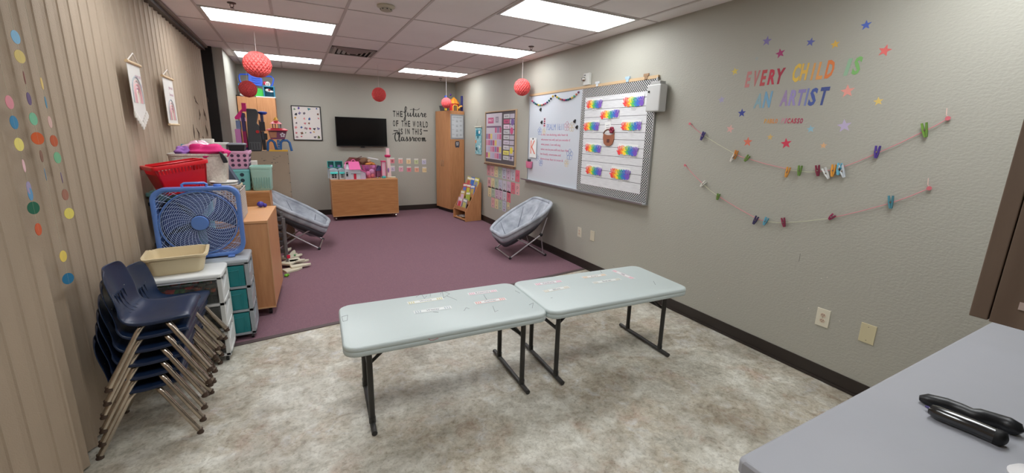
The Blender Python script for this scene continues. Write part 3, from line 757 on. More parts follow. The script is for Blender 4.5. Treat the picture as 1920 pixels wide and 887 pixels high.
g = G(); g.loft([[(RX-.001, y, Z0-.02), (RX-.085, y, Z0-.012), (RX-.092, y, Z0+.008), (RX-.086, y, Z0+.008), (RX-.080, y, Z0-.006), (RX-.001, y, Z0-.006)] for y in (Y1-.02, Y0+.10)]); obj('marker_tray', g, M_alu, wb)
def dots_mat():
    M = bpy.data.materials.new('dotted_border'); M.use_nodes = True; nt = M.node_tree; b = nt.nodes['Principled BSDF']; b.inputs['Roughness'].default_value = .7
    tc = nt.nodes.new('ShaderNodeTexCoord'); mp = nt.nodes.new('ShaderNodeMapping'); nt.links.new(tc.outputs['Object'], mp.inputs[0])
    mp.inputs['Rotation'].default_value = (PI/4, 0, 0); mp.inputs['Scale'].default_value = (1, 1/.020, 1/.020)
    fr = nt.nodes.new('ShaderNodeVectorMath'); fr.operation = 'FRACTION'; nt.links.new(mp.outputs[0], fr.inputs[0])
    su = nt.nodes.new('ShaderNodeVectorMath'); su.operation = 'SUBTRACT'; su.inputs[1].default_value = (.5,.5,.5); nt.links.new(fr.outputs[0], su.inputs[0])
    ml = nt.nodes.new('ShaderNodeVectorMath'); ml.operation = 'MULTIPLY'; ml.inputs[1].default_value = (0,1,1); nt.links.new(su.outputs[0], ml.inputs[0])
    ln = nt.nodes.new('ShaderNodeVectorMath'); ln.operation = 'LENGTH'; nt.links.new(ml.outputs[0], ln.inputs[0])
    lt = nt.nodes.new('ShaderNodeMath'); lt.operation = 'LESS_THAN'; lt.inputs[1].default_value = .33; nt.links.new(ln.outputs['Value'], lt.inputs[0])
    mx = nt.nodes.new('ShaderNodeMix'); mx.data_type = 'RGBA'; mx.inputs[6].default_value = lin((28,28,30)); mx.inputs[7].default_value = lin((225,225,225)); nt.links.new(lt.outputs[0], mx.inputs[0])
    nt.links.new(mx.outputs[2], b.inputs['Base Color']); return M
M_dots = dots_mat()
g = G(); bw = .075; xa, xb = RX-.0235, RX-.0215; ya, yb2 = Y1+.003, YD-.01
g.box(xa, xb, ya, ya+.085, Z0+.004, Z1-.004); g.box(xa, xb, yb2-.055, yb2, Z0+.004, Z1-.004)
g.box(xa, xb, ya+.085, yb2-.055, Z1-.11, Z1-.004); g.box(xa, xb, ya+.085, yb2-.055, Z0+.004, Z0+.085)
obj('dotted_border', g, M_dots, wb)
M_plank = mat('whitewashed_plank', (206,206,208), .7, rgb2=(224,224,226), vscale=9, stretch=(1,1.2,14))
g = G(); g.box(RX-.0205, RX-.0185, ya, yb2, Z0+.006, Z1-.006); obj('plank_gap', g, plain((74,72,74), .8), wb)
g = G(); zz = 2.143
zs = [2.16, 2.057, 1.97, 1.88, 1.792, 1.707, 1.63, 1.544, 1.446, 1.364, 1.274, 1.186, 1.05]
for a, b in zip(zs, zs[1:]): g.box(RX-.0222, RX-.0207, ya+.01, yb2-.01, b+.0045, a)
obj('plank_paper', g, M_plank, wb)
# writing on the whiteboard
def RWpx(px, py, x=RX-.019): p = AT(px, py, 'x', x); return p.y, p.z
y, z = RWpx(1025, 244); g = G(RWM(y, z, .0185)); g.text('PSALM 16:11', 0, 0, .085, wid=.42, depth=.0008); obj('lettering', g, mat('pale_blue_marker', (132,150,196), .7), wb)
rows = ['in this I am declaring, take heart &', 'whomever you will, and you wonder if', 'what power, I too will sing', 'what can he you will not fear Him', 'be Steady, overcome evil', 'there is no fear to trust &']
ws = [.66, .72, .50, .70, .52, .58]
for k, (t, w_) in enumerate(zip(rows, ws)):
    g = G(RWM(5.165, 1.672-.068*k-.012, .0185)); g.text(t, 0, 0, .030, wid=w_, depth=.0008); obj('lettering', g, mat('pink_marker', (206,106,140), .7), wb)
def flower(y, z, R, m):
    g = G(RWM(y, z, .0188)); 
    for k in range(5):
        a = k*2*PI/5+PI/2; c = (R*.62*math.cos(a), R*.62*math.sin(a)); g.tube([(c[0]+R*.42*math.cos(t*2*PI/12), c[1]+R*.42*math.sin(t*2*PI/12), 0) for t in range(12)], .0018, 4, closed=True)
    g.tube([(R*.22*math.cos(t*2*PI/10), R*.22*math.sin(t*2*PI/10), 0) for t in range(10)], .0018, 4, closed=True)
    obj('flower_drawing', g, m, wb)
Mbl = mat('blue_marker', (96,130,196), .7); Mor = mat('yellow_marker', (226,196,130), .7); Mpk = mat('rose_marker', (210,130,150), .7)
for (px, py, R, m_) in ((1012,246,.055,Mbl), (1020,246,.045,Mor), (1063,237,.06,Mpk), (1072,238,.06,Mor), (1068,290,.07,Mbl), (1062,306,.05,Mor), (1014,305,.05,Mbl), (1007,296,.045,mat('grey_marker',(150,160,190),.7))):
    y, z = RWpx(px, py); flower(y, z, R, m_)
# pompom garland
def garland(pts, n, name, lb, cols, r_):
    r = root(name, (RX-.03, pts[0][0], pts[0][1]), lb, 'garland')
    def cat_(t):
        k = min(len(pts)-2, int(t*(len(pts)-1))); f = t*(len(pts)-1)-k; return (pts[k][0]*(1-f)+pts[k+1][0]*f, pts[k][1]*(1-f)+pts[k+1][1]*f)
    g = G(); g.tube([(RX-.024, *cat_(i/40)) for i in range(41)], .0015, 4); obj('string', g, plain((210,200,190), .8), r)
    for i in range(n):
        y, z = cat_((i+.5)/n); g = G(); g.ball((RX-.030, y, z), r_, 8); obj('pompom', g, plain(cols[i % len(cols)], .9), r, smooth=True)
def sag(p, q, d, n=14): return [(p[0]+(q[0]-p[0])*t/n, p[1]+(q[1]-p[1])*t/n-d*4*(t/n)*(1-t/n)) for t in range(n+1)]
pc = [(196,70,110),(70,60,120),(38,120,110),(60,60,70),(226,190,70),(90,160,120),(200,120,90),(120,60,90)]
a, b2, c2 = RWpx(998,188), RWpx(1041,178), RWpx(1088,171)
garland(sag(a, (b2[0]+.02, b2[1]), .10), 13, 'pompom_garland', 'little pompom garland draped on the left half of the whiteboard top', pc, .014)
garland(sag(b2, c2, .085), 13, 'pompom_garland', 'little pompom garland draped next to the bulletin board, right of the first one', pc[3:]+pc[:3], .014)
# papers and magnets on the whiteboard
def sticker(name, g, m, lb, cat, group=None, **k): return props(obj(name, g, m, **k), lb, cat, group)
y, z = RWpx(1000.5, 277); r = root('letter_card', (RX-.03, y, z), 'white card with a coral letter K at the left edge of the whiteboard', 'card')
g = G(RWM(y, z, .030)); g.box(-.10, .10, -.145, .145, 0, .001); obj('card', g, M_paper, r)
g = G(RWM(y, z, .0312)); g.text('K', -.07, -.09, .20, wid=.14, depth=.0008); obj('lettering', g, mat('coral_ink', (226,128,108), .7), r)
g = G(RWM(y+.0, z+.13, .031)); g.lathe([(.012,0),(.012,.006)], n=12); obj('magnet', g, M_blk, r)
y, z = RWpx(996.5, 309); r = root('pencil_pocket', (RX-.06, y, z-.06), 'small pink pocket holding dark pens on the whiteboard', 'pencil pocket')
g = G(T(RX-.05, y+.02, 0)); vessel(g, .05, .13, .10, .9, .012, .003, z-.05, .002, .004); obj('pocket', g, plain((232,130,164), .5), r, smooth=True)
for dy in (-.03, 0, .03):
    g = G(); g.tube([(RX-.05, y+.02+dy, z-.04), (RX-.05, y+.02+dy*1.2, z+.085)], .008, 8); obj('pen', g, M_blk, r, smooth=True)
y, z = RWpx(1021, 229.5); r = root('mini_chart', (RX-.02, y, z), 'tiny pink and black chart stuck on the whiteboard above the writing', 'sign')
g = G(RWM(y, z, .0186)); g.box(-.024, .024, -.065, .065, 0, .001); obj('paper', g, plain((214,180,190), .7), r)
for k in range(4): g = G(RWM(y, z-.045+.03*k, .0198)); g.box(-.018, .018, -.009, .009, 0, .001); obj('block', g, plain([(150,40,70),(60,30,50)][k % 2], .7), r)
for (px, py, lb) in ((1014,205,'black clip magnet under the first pompom garland'), (1016,229,'small black magnet left of the tiny pink chart'), (1078,227,'black clip magnet at the right of the whiteboard, upper one'), (1082,238,'round black magnet at the right of the whiteboard, lower one')):
    y, z = RWpx(px, py); g = G(RWM(y, z, .0185, .5)); g.box(-.022, .022, -.012, .012, 0, .012); g.box(-.008, .008, -.03, .0, .003, .010)
    sticker('magnet', g, M_blk, lb, 'magnet', 'black magnets on the whiteboard')
# rainbow handprint cards
RB = [(236,60,66),(244,126,52),(250,214,60),(90,186,92),(48,140,176),(68,104,200),(124,84,184)]
def hand(g, cx, cy, s, a):
    c, sn = math.cos(a), math.sin(a)
    def P(x, y): return (cx+(x*c-y*sn)*s, cy+(x*sn+y*c)*s)
    g.prism([P(.40*math.cos(t*PI/6), .42*math.sin(t*PI/6)-.45) for t in range(12)], 0, .0006)
    for k, (fx, L, fa) in enumerate(((-.34,.75,.28),(-.12,.98,.08),(.10,1.0,-.06),(.31,.85,-.22),(-.42,.35,.9))):
        by = -.15 if k < 4 else -.45
        dx, dy = -math.sin(fa), math.cos(fa); nx, ny = dy, -dx; h = .085
        x1, y1 = fx+dx*L*.62, by+dy*L*.62
        g.prism([P(fx-nx*h, by-ny*h), P(fx+nx*h, by+ny*h), P(x1+nx*h, y1+ny*h), P(x1+dx*.08, y1+dy*.08), P(x1-nx*h, y1-ny*h)], .0001*k, .0006+.0001*k)
cards = [(4.132,3.839,2.097,1.987,'top left'),(3.491,3.192,2.093,1.975,'top right'),(3.86,3.54,1.966,1.861,'second from the top, middle'),(4.161,3.868,1.849,1.735,'left, just above the basket cutout'),(3.50,3.197,1.839,1.734,'right, just above the basket cutout'),(4.107,3.803,1.585,1.477,'left, just below the basket cutout'),(3.527,3.214,1.587,1.47,'right, just below the basket cutout'),(4.068,3.768,1.329,1.214,'bottom left'),(3.611,3.304,1.339,1.206,'bottom right')]
for ci, (y0, y1, zt, zb, where) in enumerate(cards):
    yc, zc = (y0+y1)/2, (zt+zb)/2; W, H = y0-y1-.01, zt-zb
    r = root('handprint_card', (RX-.03, yc, zc), 'rainbow handprint card on the bulletin board, %s' % where, 'handprint card', 'rainbow handprint cards on the bulletin board')
    roll = rnd.uniform(-.03,.03); A = RWM(yc, zc, .026, roll)
    g = G(A); g.box(-W/2, W/2, -H/2, H/2, 0, .001); obj('card', g, M_paper, r)
    for k, c in enumerate(RB):
        g = G(A @ Matrix.Translation((0, 0, .0012+.0004*k))); x = -W/2+W*(k+.75)/7.5
        hand(g, x, rnd.uniform(-.004,.010), H*.60, rnd.uniform(-.16,.16))
        obj('handprint', g, plain(c, .7), r)
    g = G(RWM(yc, zb-.022, .024)); g.box(-.04, .04, -.012, .012, 0, .001); obj('name_tag', g, plain((214,214,214), .7), r)
    g = G(RWM(yc, zb-.022, .0252)); g.tube([(-.032,-.002,0),(-.022,.006,0),(-.015,-.006,0),(-.004,.005,0),(.006,-.004,0),(.016,.006,0),(.03,-.002,0)], .0014, 4); obj('lettering', g, plain((60,60,64), .7), r)
y, z = 3.69, 1.645; r = root('basket_cutout', (RX-.03, y, z), 'brown paper basket cutout with flowers in the middle of the bulletin board', 'paper cutout')
g = G(RWM(y, z, .026)); g.prism([(-.09,.05),(-.095,.0),(-.075,-.06),(-.03,-.085),(.03,-.085),(.075,-.06),(.095,.0),(.09,.05),(.03,.035),(-.03,.035)], 0, .006); obj('basket', g, plain((150,92,66), .7), r)
g = G(RWM(y, z, .030)); g.tube([(.09*math.cos(t*PI/10), .045+.055*math.sin(t*PI/10), 0) for t in range(11)], .006, 5); obj('handle', g, plain((120,72,52), .7), r)
g = G(RWM(y, z-.03, .0325)); g.prism([(-.02,-.015),(.02,-.015),(.02,.02),(-.02,.02)], 0, .004); obj('face', g, plain((92,48,42), .7), r)
g = G(RWM(y+.03, z+.12, .024, .12)); g.box(-.05, .05, -.06, .06, 0, .001); obj('note', g, M_paper, r)
g = G(RWM(y+.03, z+.12, .0252, .12)); 
for k in range(3): g.box(-.03, .03, -.03+.025*k, -.024+.025*k, 0, .0005)
obj('lettering', g, plain((130,130,136), .7), r)
g = G()
for k in range(6): a = k*PI/3; g.ball((RX-.035, y-.05+.022*math.cos(a), z+.09+.022*math.sin(a)), .017, 8)
obj('flower', g, plain((140,44,66), .8), r)
# projector / speaker unit, thermostat-like dial box, clips on the rail
r = root('wall_projector_unit', (3.10, 2.97, 1.90), 'grey-white sensor box hanging at the top right corner of the bulletin board', 'electronic box')
g = G(); g.box(3.06, 3.155, 2.905, 3.075, 1.905, 2.155); obj('housing', g, plain((196,196,194), .45), r, bev=.01)
g = G(); g.box(3.075, 3.15, 2.93, 3.05, 2.155, 2.185); obj('bracket', g, plain((170,170,168), .45), r, bev=.004)
g = G(); g.tube([(3.061, 3.045, 2.09), (3.054, 3.045, 2.09)], .010, 12); obj('lens', g, M_blk, r)
g = G(); g.box(3.155, RX-.001, 2.95, 3.03, 1.92, 2.14); obj('mount', g, M_alu, r)
y, z = 4.165, 2.33; r = root('timer_switch', (RX-.03, y, 2.26), 'white switch box with a round knob above the whiteboard', 'switch box')
g = G(RWM(y, z)); g.box(-.06, .06, -.068, .068, 0, .03); obj('box', g, plain((206,206,200), .5), r, bev=.005)
g = G(RWM(y+.035, z+.0, .03)); g.lathe([(.024,0),(.024,.012),(.015,.02)], n=20); obj('knob', g, M_chrome, r, smooth=True)
g = G(RWM(y+.03, z+.045, .03)); g.box(-.012,.012,-.008,.008,0,.006); g.box(-.06,-.045,-.06,-.02,0,.004); obj('button', g, plain((120,120,118), .5), r)
for (px, py, c, lb) in ((1121,157,(205,210,214),'clear map clip on the tan rail left of the middle'), (1178,147,(160,186,206),'pale blue clip on the tan rail, right part'), (1212,152,(150,120,90),'brown metal hook clip near the right end of the tan rail')):
    y, z = RWpx(px, py); g = G(RWM(y, Z1+.032, .02)); g.box(-.035, .035, 0, .026, 0, .012); g.box(-.02, .02, -.03, .0, .007, .012)
    sticker('rail_clip', g, plain(c, .4), lb, 'clip', 'map clips on the whiteboard rail', bev=.003)

# outlets and blank plates
def plate(y, z, rgb, outlet, lb, w_=.082, h=.128):
    r = root('outlet_plate' if outlet else 'blank_plate', (RX-.004, y, z), lb, 'wall plate')
    g = G(RWM(y, z)); g.box(-w_/2, w_/2, -h/2, h/2, 0, .006); obj('plate', g, plain(rgb, .4), r, bev=.002)
    if outlet:
        for dz in (-.02, .02):
            g = G(RWM(y, z+dz, .006)); g.prism([(.0165*math.cos(t*PI/8), .0145*math.sin(t*PI/8)) for t in range(16)], 0, .002); s = obj('socket', g, plain((212,190,168), .4), r)
            g = G(RWM(y, z+dz, .0082)); g.box(-.008,-.005,-.001,.008,0,.0004); g.box(.005,.008,-.001,.008,0,.0004); g.tube([(0,-.008,0),(0,-.008,.0005)], .0025, 8); obj('slot', g, M_blk, s)
    for dz in ((-.045,.045) if not outlet else (0,)):
        g = G(RWM(y, z+dz, .006)); g.lathe([(.0035,0),(.0035,.0008)], n=10); obj('screw', g, plain((150,140,120), .4), r)
plate(1.331, .453, (222,216,196), True, 'cream duplex outlet plate low on the right wall, nearest the camera')
plate(1.073, .452, (206,196,160), False, 'beige blank wall plate right of the nearest outlet')
plate(4.15, .447, (210,204,186), True, 'cream outlet plate below the bulletin board, left one of the far pair', .08, .125)
plate(3.888, .459, (206,198,176), False, 'beige blank plate below the bulletin board, right one of the far pair', .08, .125)

# wall quote with loose letters
def wq(y, z): return RWM(y, z, .0)
quote = root('wall_quote', (RX-.002, 1.75, 2.0), 'multicoloured vinyl quote EVERY CHILD IS AN ARTIST on the right wall', 'wall decal')
def letter(ch, px, py, ph, rgb, wd=None, shear=.15, pw=None):
    # px,py = lower left pixel of the glyph ; ph = its pixel height
    y, z = RWpx(px, py, RX-.001); y2, z2 = RWpx(px, py-ph, RX-.001); H = (z2-z)
    yw = RWpx(px+pw, py, RX-.001)[0]; W = y-yw
    g = G(RWM(y, z, .0)); g.text(ch, 0, 0, H, wid=W, depth=.0016, shear=shear, bold=.035)
    obj('letter', g, plain(rgb, .6), quote, local=False)
q = [('E',1396,163,27,(196,130,128),10),('V',1411,161,27,(190,122,120),11),('E',1424,160,27,(192,80,84),11),('R',1438,158,26,(196,60,80),13),('Y',1453,157,27,(172,52,72),16),
     ('C',1484,153,31,(226,190,84),14),('H',1498,150,29,(226,184,88),15),('I',1519,149,29,(222,164,96),6),('L',1529,148,30,(224,160,96),12),('D',1545,146,31,(222,128,72),16),
     ('I',1581,141,29,(150,186,154),12),('S',1596,139,30,(126,182,106),16),
     ('A',1412,202,25,(140,172,182),15),('N',1429,201,28,(122,168,198),16),
     ('A',1461,198,27,(160,138,180),14),('R',1477,197,27,(158,146,196),14),('T',1493,197,28,(142,132,186),14),('I',1507,197,30,(126,134,186),6),('S',1514,197,30,(76,94,160),15),('T',1534,196,31,(70,84,142),17)]
for ch, px, py, ph, rgb, pw in q: letter(ch, px, py, ph, rgb, pw=pw)
for i, ch in enumerate('PABLO'): letter(ch, 1432+5.2*i, 231, 8, (214,164-6*i,90), pw=4.6)
for i, ch in enumerate('PICASSO'): letter(ch, 1464+5.9*i, 231, 9 if i else 9, [(200,150,160),(196,120,140),(190,70,90),(190,64,84),(186,66,90),(180,66,96),(172,60,96)][i], pw=5.2)
# star stickers
stars = [(1438,77,9,(132,122,178),'muted violet star high up, the leftmost of the top row'),(1463,100,9,(172,62,116),'magenta star above the word EVERY'),(1520,79,8,(102,108,178),'blue star above the word CHILD'),(1566,83,8,(222,180,84),'yellow star above the gap before IS'),(1624,47,9,(86,110,196),'blue star highest of all'),(1659,95,11,(222,110,106),'large coral star at the far right of the quote'),
         (1378,134,7,(214,192,92),'small yellow star left of the word EVERY'),(1353,187,7,(164,158,190),'pale lavender star at the left end of the quote'),(1391,212,8,(58,70,150),'navy star left of the word AN'),(1589,171,12,(232,158,146),'large salmon star right of the word ARTIST'),(1647,190,8,(224,196,112),'pale yellow star at the far right, lower one'),
         (1369,242,8,(216,168,160),'pink star below the left end of the quote'),(1402,266,9,(218,116,92),'orange-red star under the navy one'),(1444,257,6,(208,176,112),'tiny ochre star beneath the small signature line'),(1474,269,10,(210,62,86),'red star lowest in the group'),(1520,242,7,(146,190,206),'sky blue star right of the signature'),(1583,236,12,(190,176,206),'large lilac star right of the signature'),(1544,273,6,(222,176,130),'tiny peach star at the bottom right of the quote'),(1419,110,4,(164,172,170),'faint grey-green tiny star left of the magenta one')]
for i, (px, py, R, rgb, lb) in enumerate(stars):
    y, z = RWpx(px, py, RX); R_ = abs(RWpx(px, py-R, RX)[1]-z)*1.06; g = G(RWM(y, z, 0, rnd.uniform(-.25,.25)))
    g.prism([((R_ if k % 2 == 0 else R_*.42)*math.sin(k*PI/5), (R_ if k % 2 == 0 else R_*.42)*math.cos(k*PI/5)) for k in range(10)], 0, .001)
    sticker('star_sticker', g, plain(rgb, .6), lb + ' on the right wall', 'star sticker', 'vinyl star stickers around the wall quote')
# clothesline strings with clothespins
def line(pts, lb):
    r = root('yarn_line', (RX-.015, pts[0][0], pts[0][1]), lb, 'string'); n = len(pts)
    for i, (a, b) in enumerate(zip(pts, pts[1:])):
        c = [(224,130,142),(206,210,176),(214,204,190)][[0,1,0,0,1,1,0,0,0,0,1,0][i % 12]]
        g = G(); g.tube([(RX-.012, *a), (RX-.014, (a[0]+b[0])/2, (a[1]+b[1])/2-.004), (RX-.012, *b)], .002 if c[1] < 150 else .0016, 6); obj('yarn', g, plain(c, .9), r, smooth=True)
    for p in (pts[0], pts[-1]):
        g = G(); g.tube([(RX-.001, *p), (RX-.018, *p)], [.004,.012], 10); obj('push_pin', g, plain((210,110,120), .4), r)
    g = G(); e = pts[-1]; g.tube([(RX-.012, *e), (RX-.016, e[0]+.01, e[1]+.02), (RX-.012, e[0]+.015, e[1]+.055)], .002, 5); obj('loose_end', g, plain((222,190,180), .9), r)
l1 = [(2.621,1.79),(2.486,1.706),(2.163,1.533),(2.046,1.514),(1.729,1.444),(1.638,1.438),(1.529,1.438),(1.40,1.445),(1.222,1.56),(1.024,1.70),(.938,1.76)]
l2 = [(2.622,1.418),(2.407,1.265),(2.248,1.183),(1.899,1.045),(1.828,1.036),(1.692,1.038),(1.396,1.055),(1.102,1.175),(.945,1.27)]
l1 = [RWpx(*p, RX-.012) for p in ((1294,232),(1317,252),(1377,288),(1400,297),(1476,317),(1500,321),(1532,322),(1576,315),(1643,288),(1733,246),(1778,222))]
l2 = [RWpx(*p, RX-.012) for p in ((1285,310),(1319,346),(1347,368),(1417,409),(1434,414),(1469,418),(1558,409),(1670,381),(1743,353))]
line(l1, 'upper pink and green yarn line strung across the right wall'); line(l2, 'lower pink and green yarn line strung across the right wall')
def pin(px, py, rgb, roll, L, lb):
    y, z = RWpx(px, py, RX-.018); r = root('clothespin', (RX-.018, y, z), lb, 'clothespin', 'coloured clothespins on the yarn lines')
    A = RWM(y, z, .012, roll); h = L/2
    g = G(A); g.loft([[(-.006,-h,0),(.0,-h,0),(.0,-h,.010),(-.006,-h,.010)],[(-.012,-h*.2,0),(-.001,-h*.2,0),(-.001,-h*.2,.010),(-.012,-h*.2,.010)],[(-.014,h,0),(-.006,h,0),(-.006,h,.010),(-.014,h,.010)]]); obj('jaw', g, plain(rgb, .7), r)
    g = G(A); g.loft([[(.001,-h,0),(.007,-h,0),(.007,-h,.010),(.001,-h,.010)],[(.001,-h*.2,0),(.012,-h*.2,0),(.012,-h*.2,.010),(.001,-h*.2,.010)],[(.006,h,0),(.014,h,0),(.014,h,.010),(.006,h,.010)]]); obj('jaw', g, plain(tuple(int(v*.9) for v in rgb), .7), r)
    g = G(A); g.tube([(0, 0, -.002), (0, 0, .012)], .005, 8); obj('spring', g, M_chrome, r)
U = 'upper yarn line'; Lw = 'lower yarn line'
pins = [(1317,255,(66,54,120),-.35,.075,'purple clothespin on the left part of the '+U),(1374,296,(226,222,212),-.5,.07,'white clothespin beside an orange one on the left part of the '+U),(1379,290,(214,140,60),-.2,.07,'orange clothespin beside a white one on the left part of the '+U),(1400,297,(112,146,60),-.6,.055,'green clothespin on the left part of the '+U+', right of the orange one'),
        (1476,323,(222,156,70),-.15,.075,'orange clothespin left of centre on the '+U),(1499,320,(110,146,66),0,.072,'green clothespin at the lowest middle of the '+U),(1533,320,(132,40,66),.2,.075,'maroon clothespin on the '+U),(1549,325,(226,228,226),.55,.08,'white clothespin right of the maroon one on the '+U),(1562,320,(232,160,62),0,.08,'orange clothespin right of centre on the '+U),(1573,317,(110,186,214),0,.078,'light blue clothespin right of centre on the '+U),(1579,321,(216,224,230),.4,.085,'pale white clothespin leaning against the light blue one'),
        (1644,285,(84,60,150),0,.075,'violet clothespin on the right part of the '+U),(1734,244,(112,152,60),.25,.082,'green clothespin near the right end of the '+U),
        (1318,345,(224,222,212),-.75,.07,'white clothespin near the left end of the '+Lw),(1346,369,(104,140,64),-.2,.055,'green clothespin on the left part of the '+Lw),(1416,413,(60,54,96),-.35,.07,'dark purple clothespin on the '+Lw),(1435,415,(96,166,190),-.3,.065,'blue clothespin next to the dark purple one on the '+Lw),(1469,417,(142,46,76),.3,.07,'maroon clothespin at the middle of the '+Lw),(1559,407,(150,40,84),-.6,.045,'small crimson clothespin right of centre on the '+Lw),(1670,379,(78,140,156),.15,.078,'teal clothespin near the right end of the '+Lw)]
for p in pins: pin(*p)

# calendar board
cb = root('calendar_board', (RX-.02, 6.55, 1.16), 'framed calendar board with pink and lilac tiles on the far right wall', 'calendar board')
y0, y1, z0, z1 = 7.14, 5.965, 1.165, 2.045
g = G(); g.box(RX-.016, RX-.001, y1, y0, z0, z1); obj('backing', g, plain((92,84,88), .8), cb)
g = G(); f = .02
for (a, b, c, d) in ((y1-f, y1, z0-f, z1+f), (y0, y0+f, z0-f, z1+f), (y1, y0, z1, z1+f), (y1, y0, z0-f, z0)): g.box(RX-.028, RX-.001, a, b, c, d)
obj('frame', g, mat('tan_frame', (188,160,128), .5), cb, bev=.002)
g = G(); g.box(RX-.05, RX-.03, y1-.02, y0, z0-.045, z0-.025); obj('ledge', g, plain((122,84,64), .6), cb)
g = G(); g.box(RX-.019, RX-.0165, 6.47, 7.12, z0+.06, z1-.02); obj('calendar_sheet', g, plain((206,198,208), .7), cb)
AA = RWM(7.12, z0+.06, .0192)
Wc, Hc = .65, z1-.02-z0-.06
tc_ = [(206,110,150),(190,180,206),(226,204,120),(150,130,170),(214,150,176),(200,190,214),(190,96,130)]
k = 0
for ro in range(5):
    for c in range(7):
        if ro == 0 and c < 4: continue
        g = G(AA); w_ = Wc/7; hh = .105; x = c*w_; zt = Hc*.70-ro*.112
        g.box(x+.008, x+w_-.008, zt-hh+.012, zt, 0, .001); tt = obj('date_tile', g, plain(tc_[(k*3+ro) % 7], .7), cb); k += 1
for (x, z, w_, h, rgb, t) in ((.08, Hc-.17, .24, .10, (196,92,134), 'MAY'), (.40, Hc-.16, .12, .10, (156,146,160), '12')):
    g = G(AA); g.box(x, x+w_, z, z+h, 0, .001); obj('header_card', g, plain(rgb, .7), cb)
    g = G(AA); g.text(t, x+.03, z+.03, .045, wid=w_-.06, depth=.0005, z=.0012); obj('lettering', g, plain((240,220,230), .7), cb)
g = G(AA); g.box(.02, .63, Hc-.245, Hc-.215, 0, .001); obj('day_strip', g, plain((128,104,130), .7), cb)
AB = RWM(6.43, z0+.04, .0168)
tc2 = [(206,206,208),(196,90,128),(232,206,224),(204,204,208),(206,206,208),(210,200,214),(214,212,216),(232,222,120),(206,206,208)]
wds = ['WEATHER', 'TODAY', 'Tuesday', 'Music', 'Outside', 'Lunch', 'Art', 'Story', 'Home']
for i in range(9):
    z = .80-.086*i; g = G(AB); g.box(.03, .245, z-.075, z-.006, 0, .001); obj('schedule_card', g, plain(tc2[i], .7), cb)
    g = G(AB); g.text(wds[i], .07, z-.055, .026, wid=.13, depth=.0005, z=.0012); obj('lettering', g, plain((70,54,70), .7), cb)
    g = G(AB); g.box(.26, .42, z-.079, z-.008, 0, .001); obj('pocket_card', g, plain((192,184,198), .7), cb)
for (x, z, rgb) in ((.36,.66,(118,92,156)), (.335,.52,(206,84,130)), (.335,.20,(226,212,74))):
    g = G(AB @ Matrix.Translation((x, z, .002))); g.lathe([(.055,0),(.055,.002)], n=24); obj('round_badge', g, plain(rgb, .6), cb)
g = G(AB @ Matrix.Translation((.33, .08, .002))); g.prism([((.04 if k % 2 else .018)*math.sin(k*PI/5), (.04 if k % 2 else .018)*math.cos(k*PI/5)) for k in range(10)], 0, .002); obj('star_badge', g, plain((92,80,130), .6), cb)
# number / letter cards under the board
crow = [(0, 8, (1.10,.87)), (1, 8, (.975,.74)), (2, 6, (.75,.57)), (3, 5, (.52,.37))]
rgbs = [(206,140,146),(222,168,168),(222,206,160),(176,192,170),(190,190,208),(206,176,196),(200,196,206),(216,110,128)]
W_, H_ = .118, .195
rows_ = [(6.985+.06, 1.105, 8, [0,1,2,3,4,5,6,7]), (7.04, .878, 8, [1,2,3,4,6,5,7,1]), (7.00, .655, 6, [2,3,5,5,6,7]), (6.85, .425+.02, 5, [1,2,3,4,2])]
rn = ['top', 'second', 'third', 'bottom']; on_ = ['first', 'second', 'third', 'fourth', 'fifth', 'sixth', 'seventh', 'eighth']
cn = ['dusty pink', 'light pink', 'cream', 'pale green', 'pale blue', 'mauve', 'light grey', 'rose red']
rowpx = [[(914,309,975,322),(913,333,974,346)], [(914,336,975,350),(913,359,974,376)]]
def card_row(i, pxa, pxb, n, idx):
    # pxa,pxb: pixel of the row's upper left and upper right corner; heights fixed
    ya, za = RWpx(*pxa, RX-.001); yb_, zb_ = RWpx(*pxb, RX-.001); st = (ya-yb_)/n
    for c in range(n):
        w2 = st*.88; small = (i == 3 and c == 4); yc = ya-st*(c+.5); zt = za+(zb_-za)*(c+.5)/n; h = .19 if not small else .12; w3 = w2 if not small else w2*.6
        r = root('alphabet_card', (RX-.002, yc, zt-h/2), '%s alphabet card, %s from the left in the %s row below the calendar board' % (cn[idx[c]], on_[c], rn[i]), 'alphabet card', 'alphabet cards on the right wall')
        A = RWM(yc, zt-h/2, .0); g = G(A); g.box(-w3/2, w3/2, -h/2, h/2, 0, .001); obj('card', g, plain(rgbs[idx[c]], .7), r)
        g = G(A); ch = 'ABCDEFGHIJKLMNOPQRSTUVWXYZ*'[(i*8+c) if i < 3 else 22+c]; g.text(ch, -.028, -.02, .07, wid=.056, depth=.0005, z=.0012); obj('lettering', g, plain(tuple(int(v*.72) for v in rgbs[idx[c]]), .7), r)
        g = G(A @ Matrix.Translation((0, -h*.33, .0012))); g.prism([(.02*math.cos(t*PI/5), .016*math.sin(t*PI/5)) for t in range(10)], 0, .0005); obj('picture', g, plain(tuple(int(v*.6+30) for v in rgbs[(idx[c]+3) % 8]), .7), r)
card_row(0, (913,309), (975,320), 8, [0,1,2,3,4,5,6,7])
card_row(1, (914,332), (975,345), 8, [1,2,3,4,6,5,7,1])
card_row(2, (915,349), (958,360), 6, [2,3,5,5,6,7])
card_row(3, (921,369), (957,380), 5, [1,2,3,4,2])
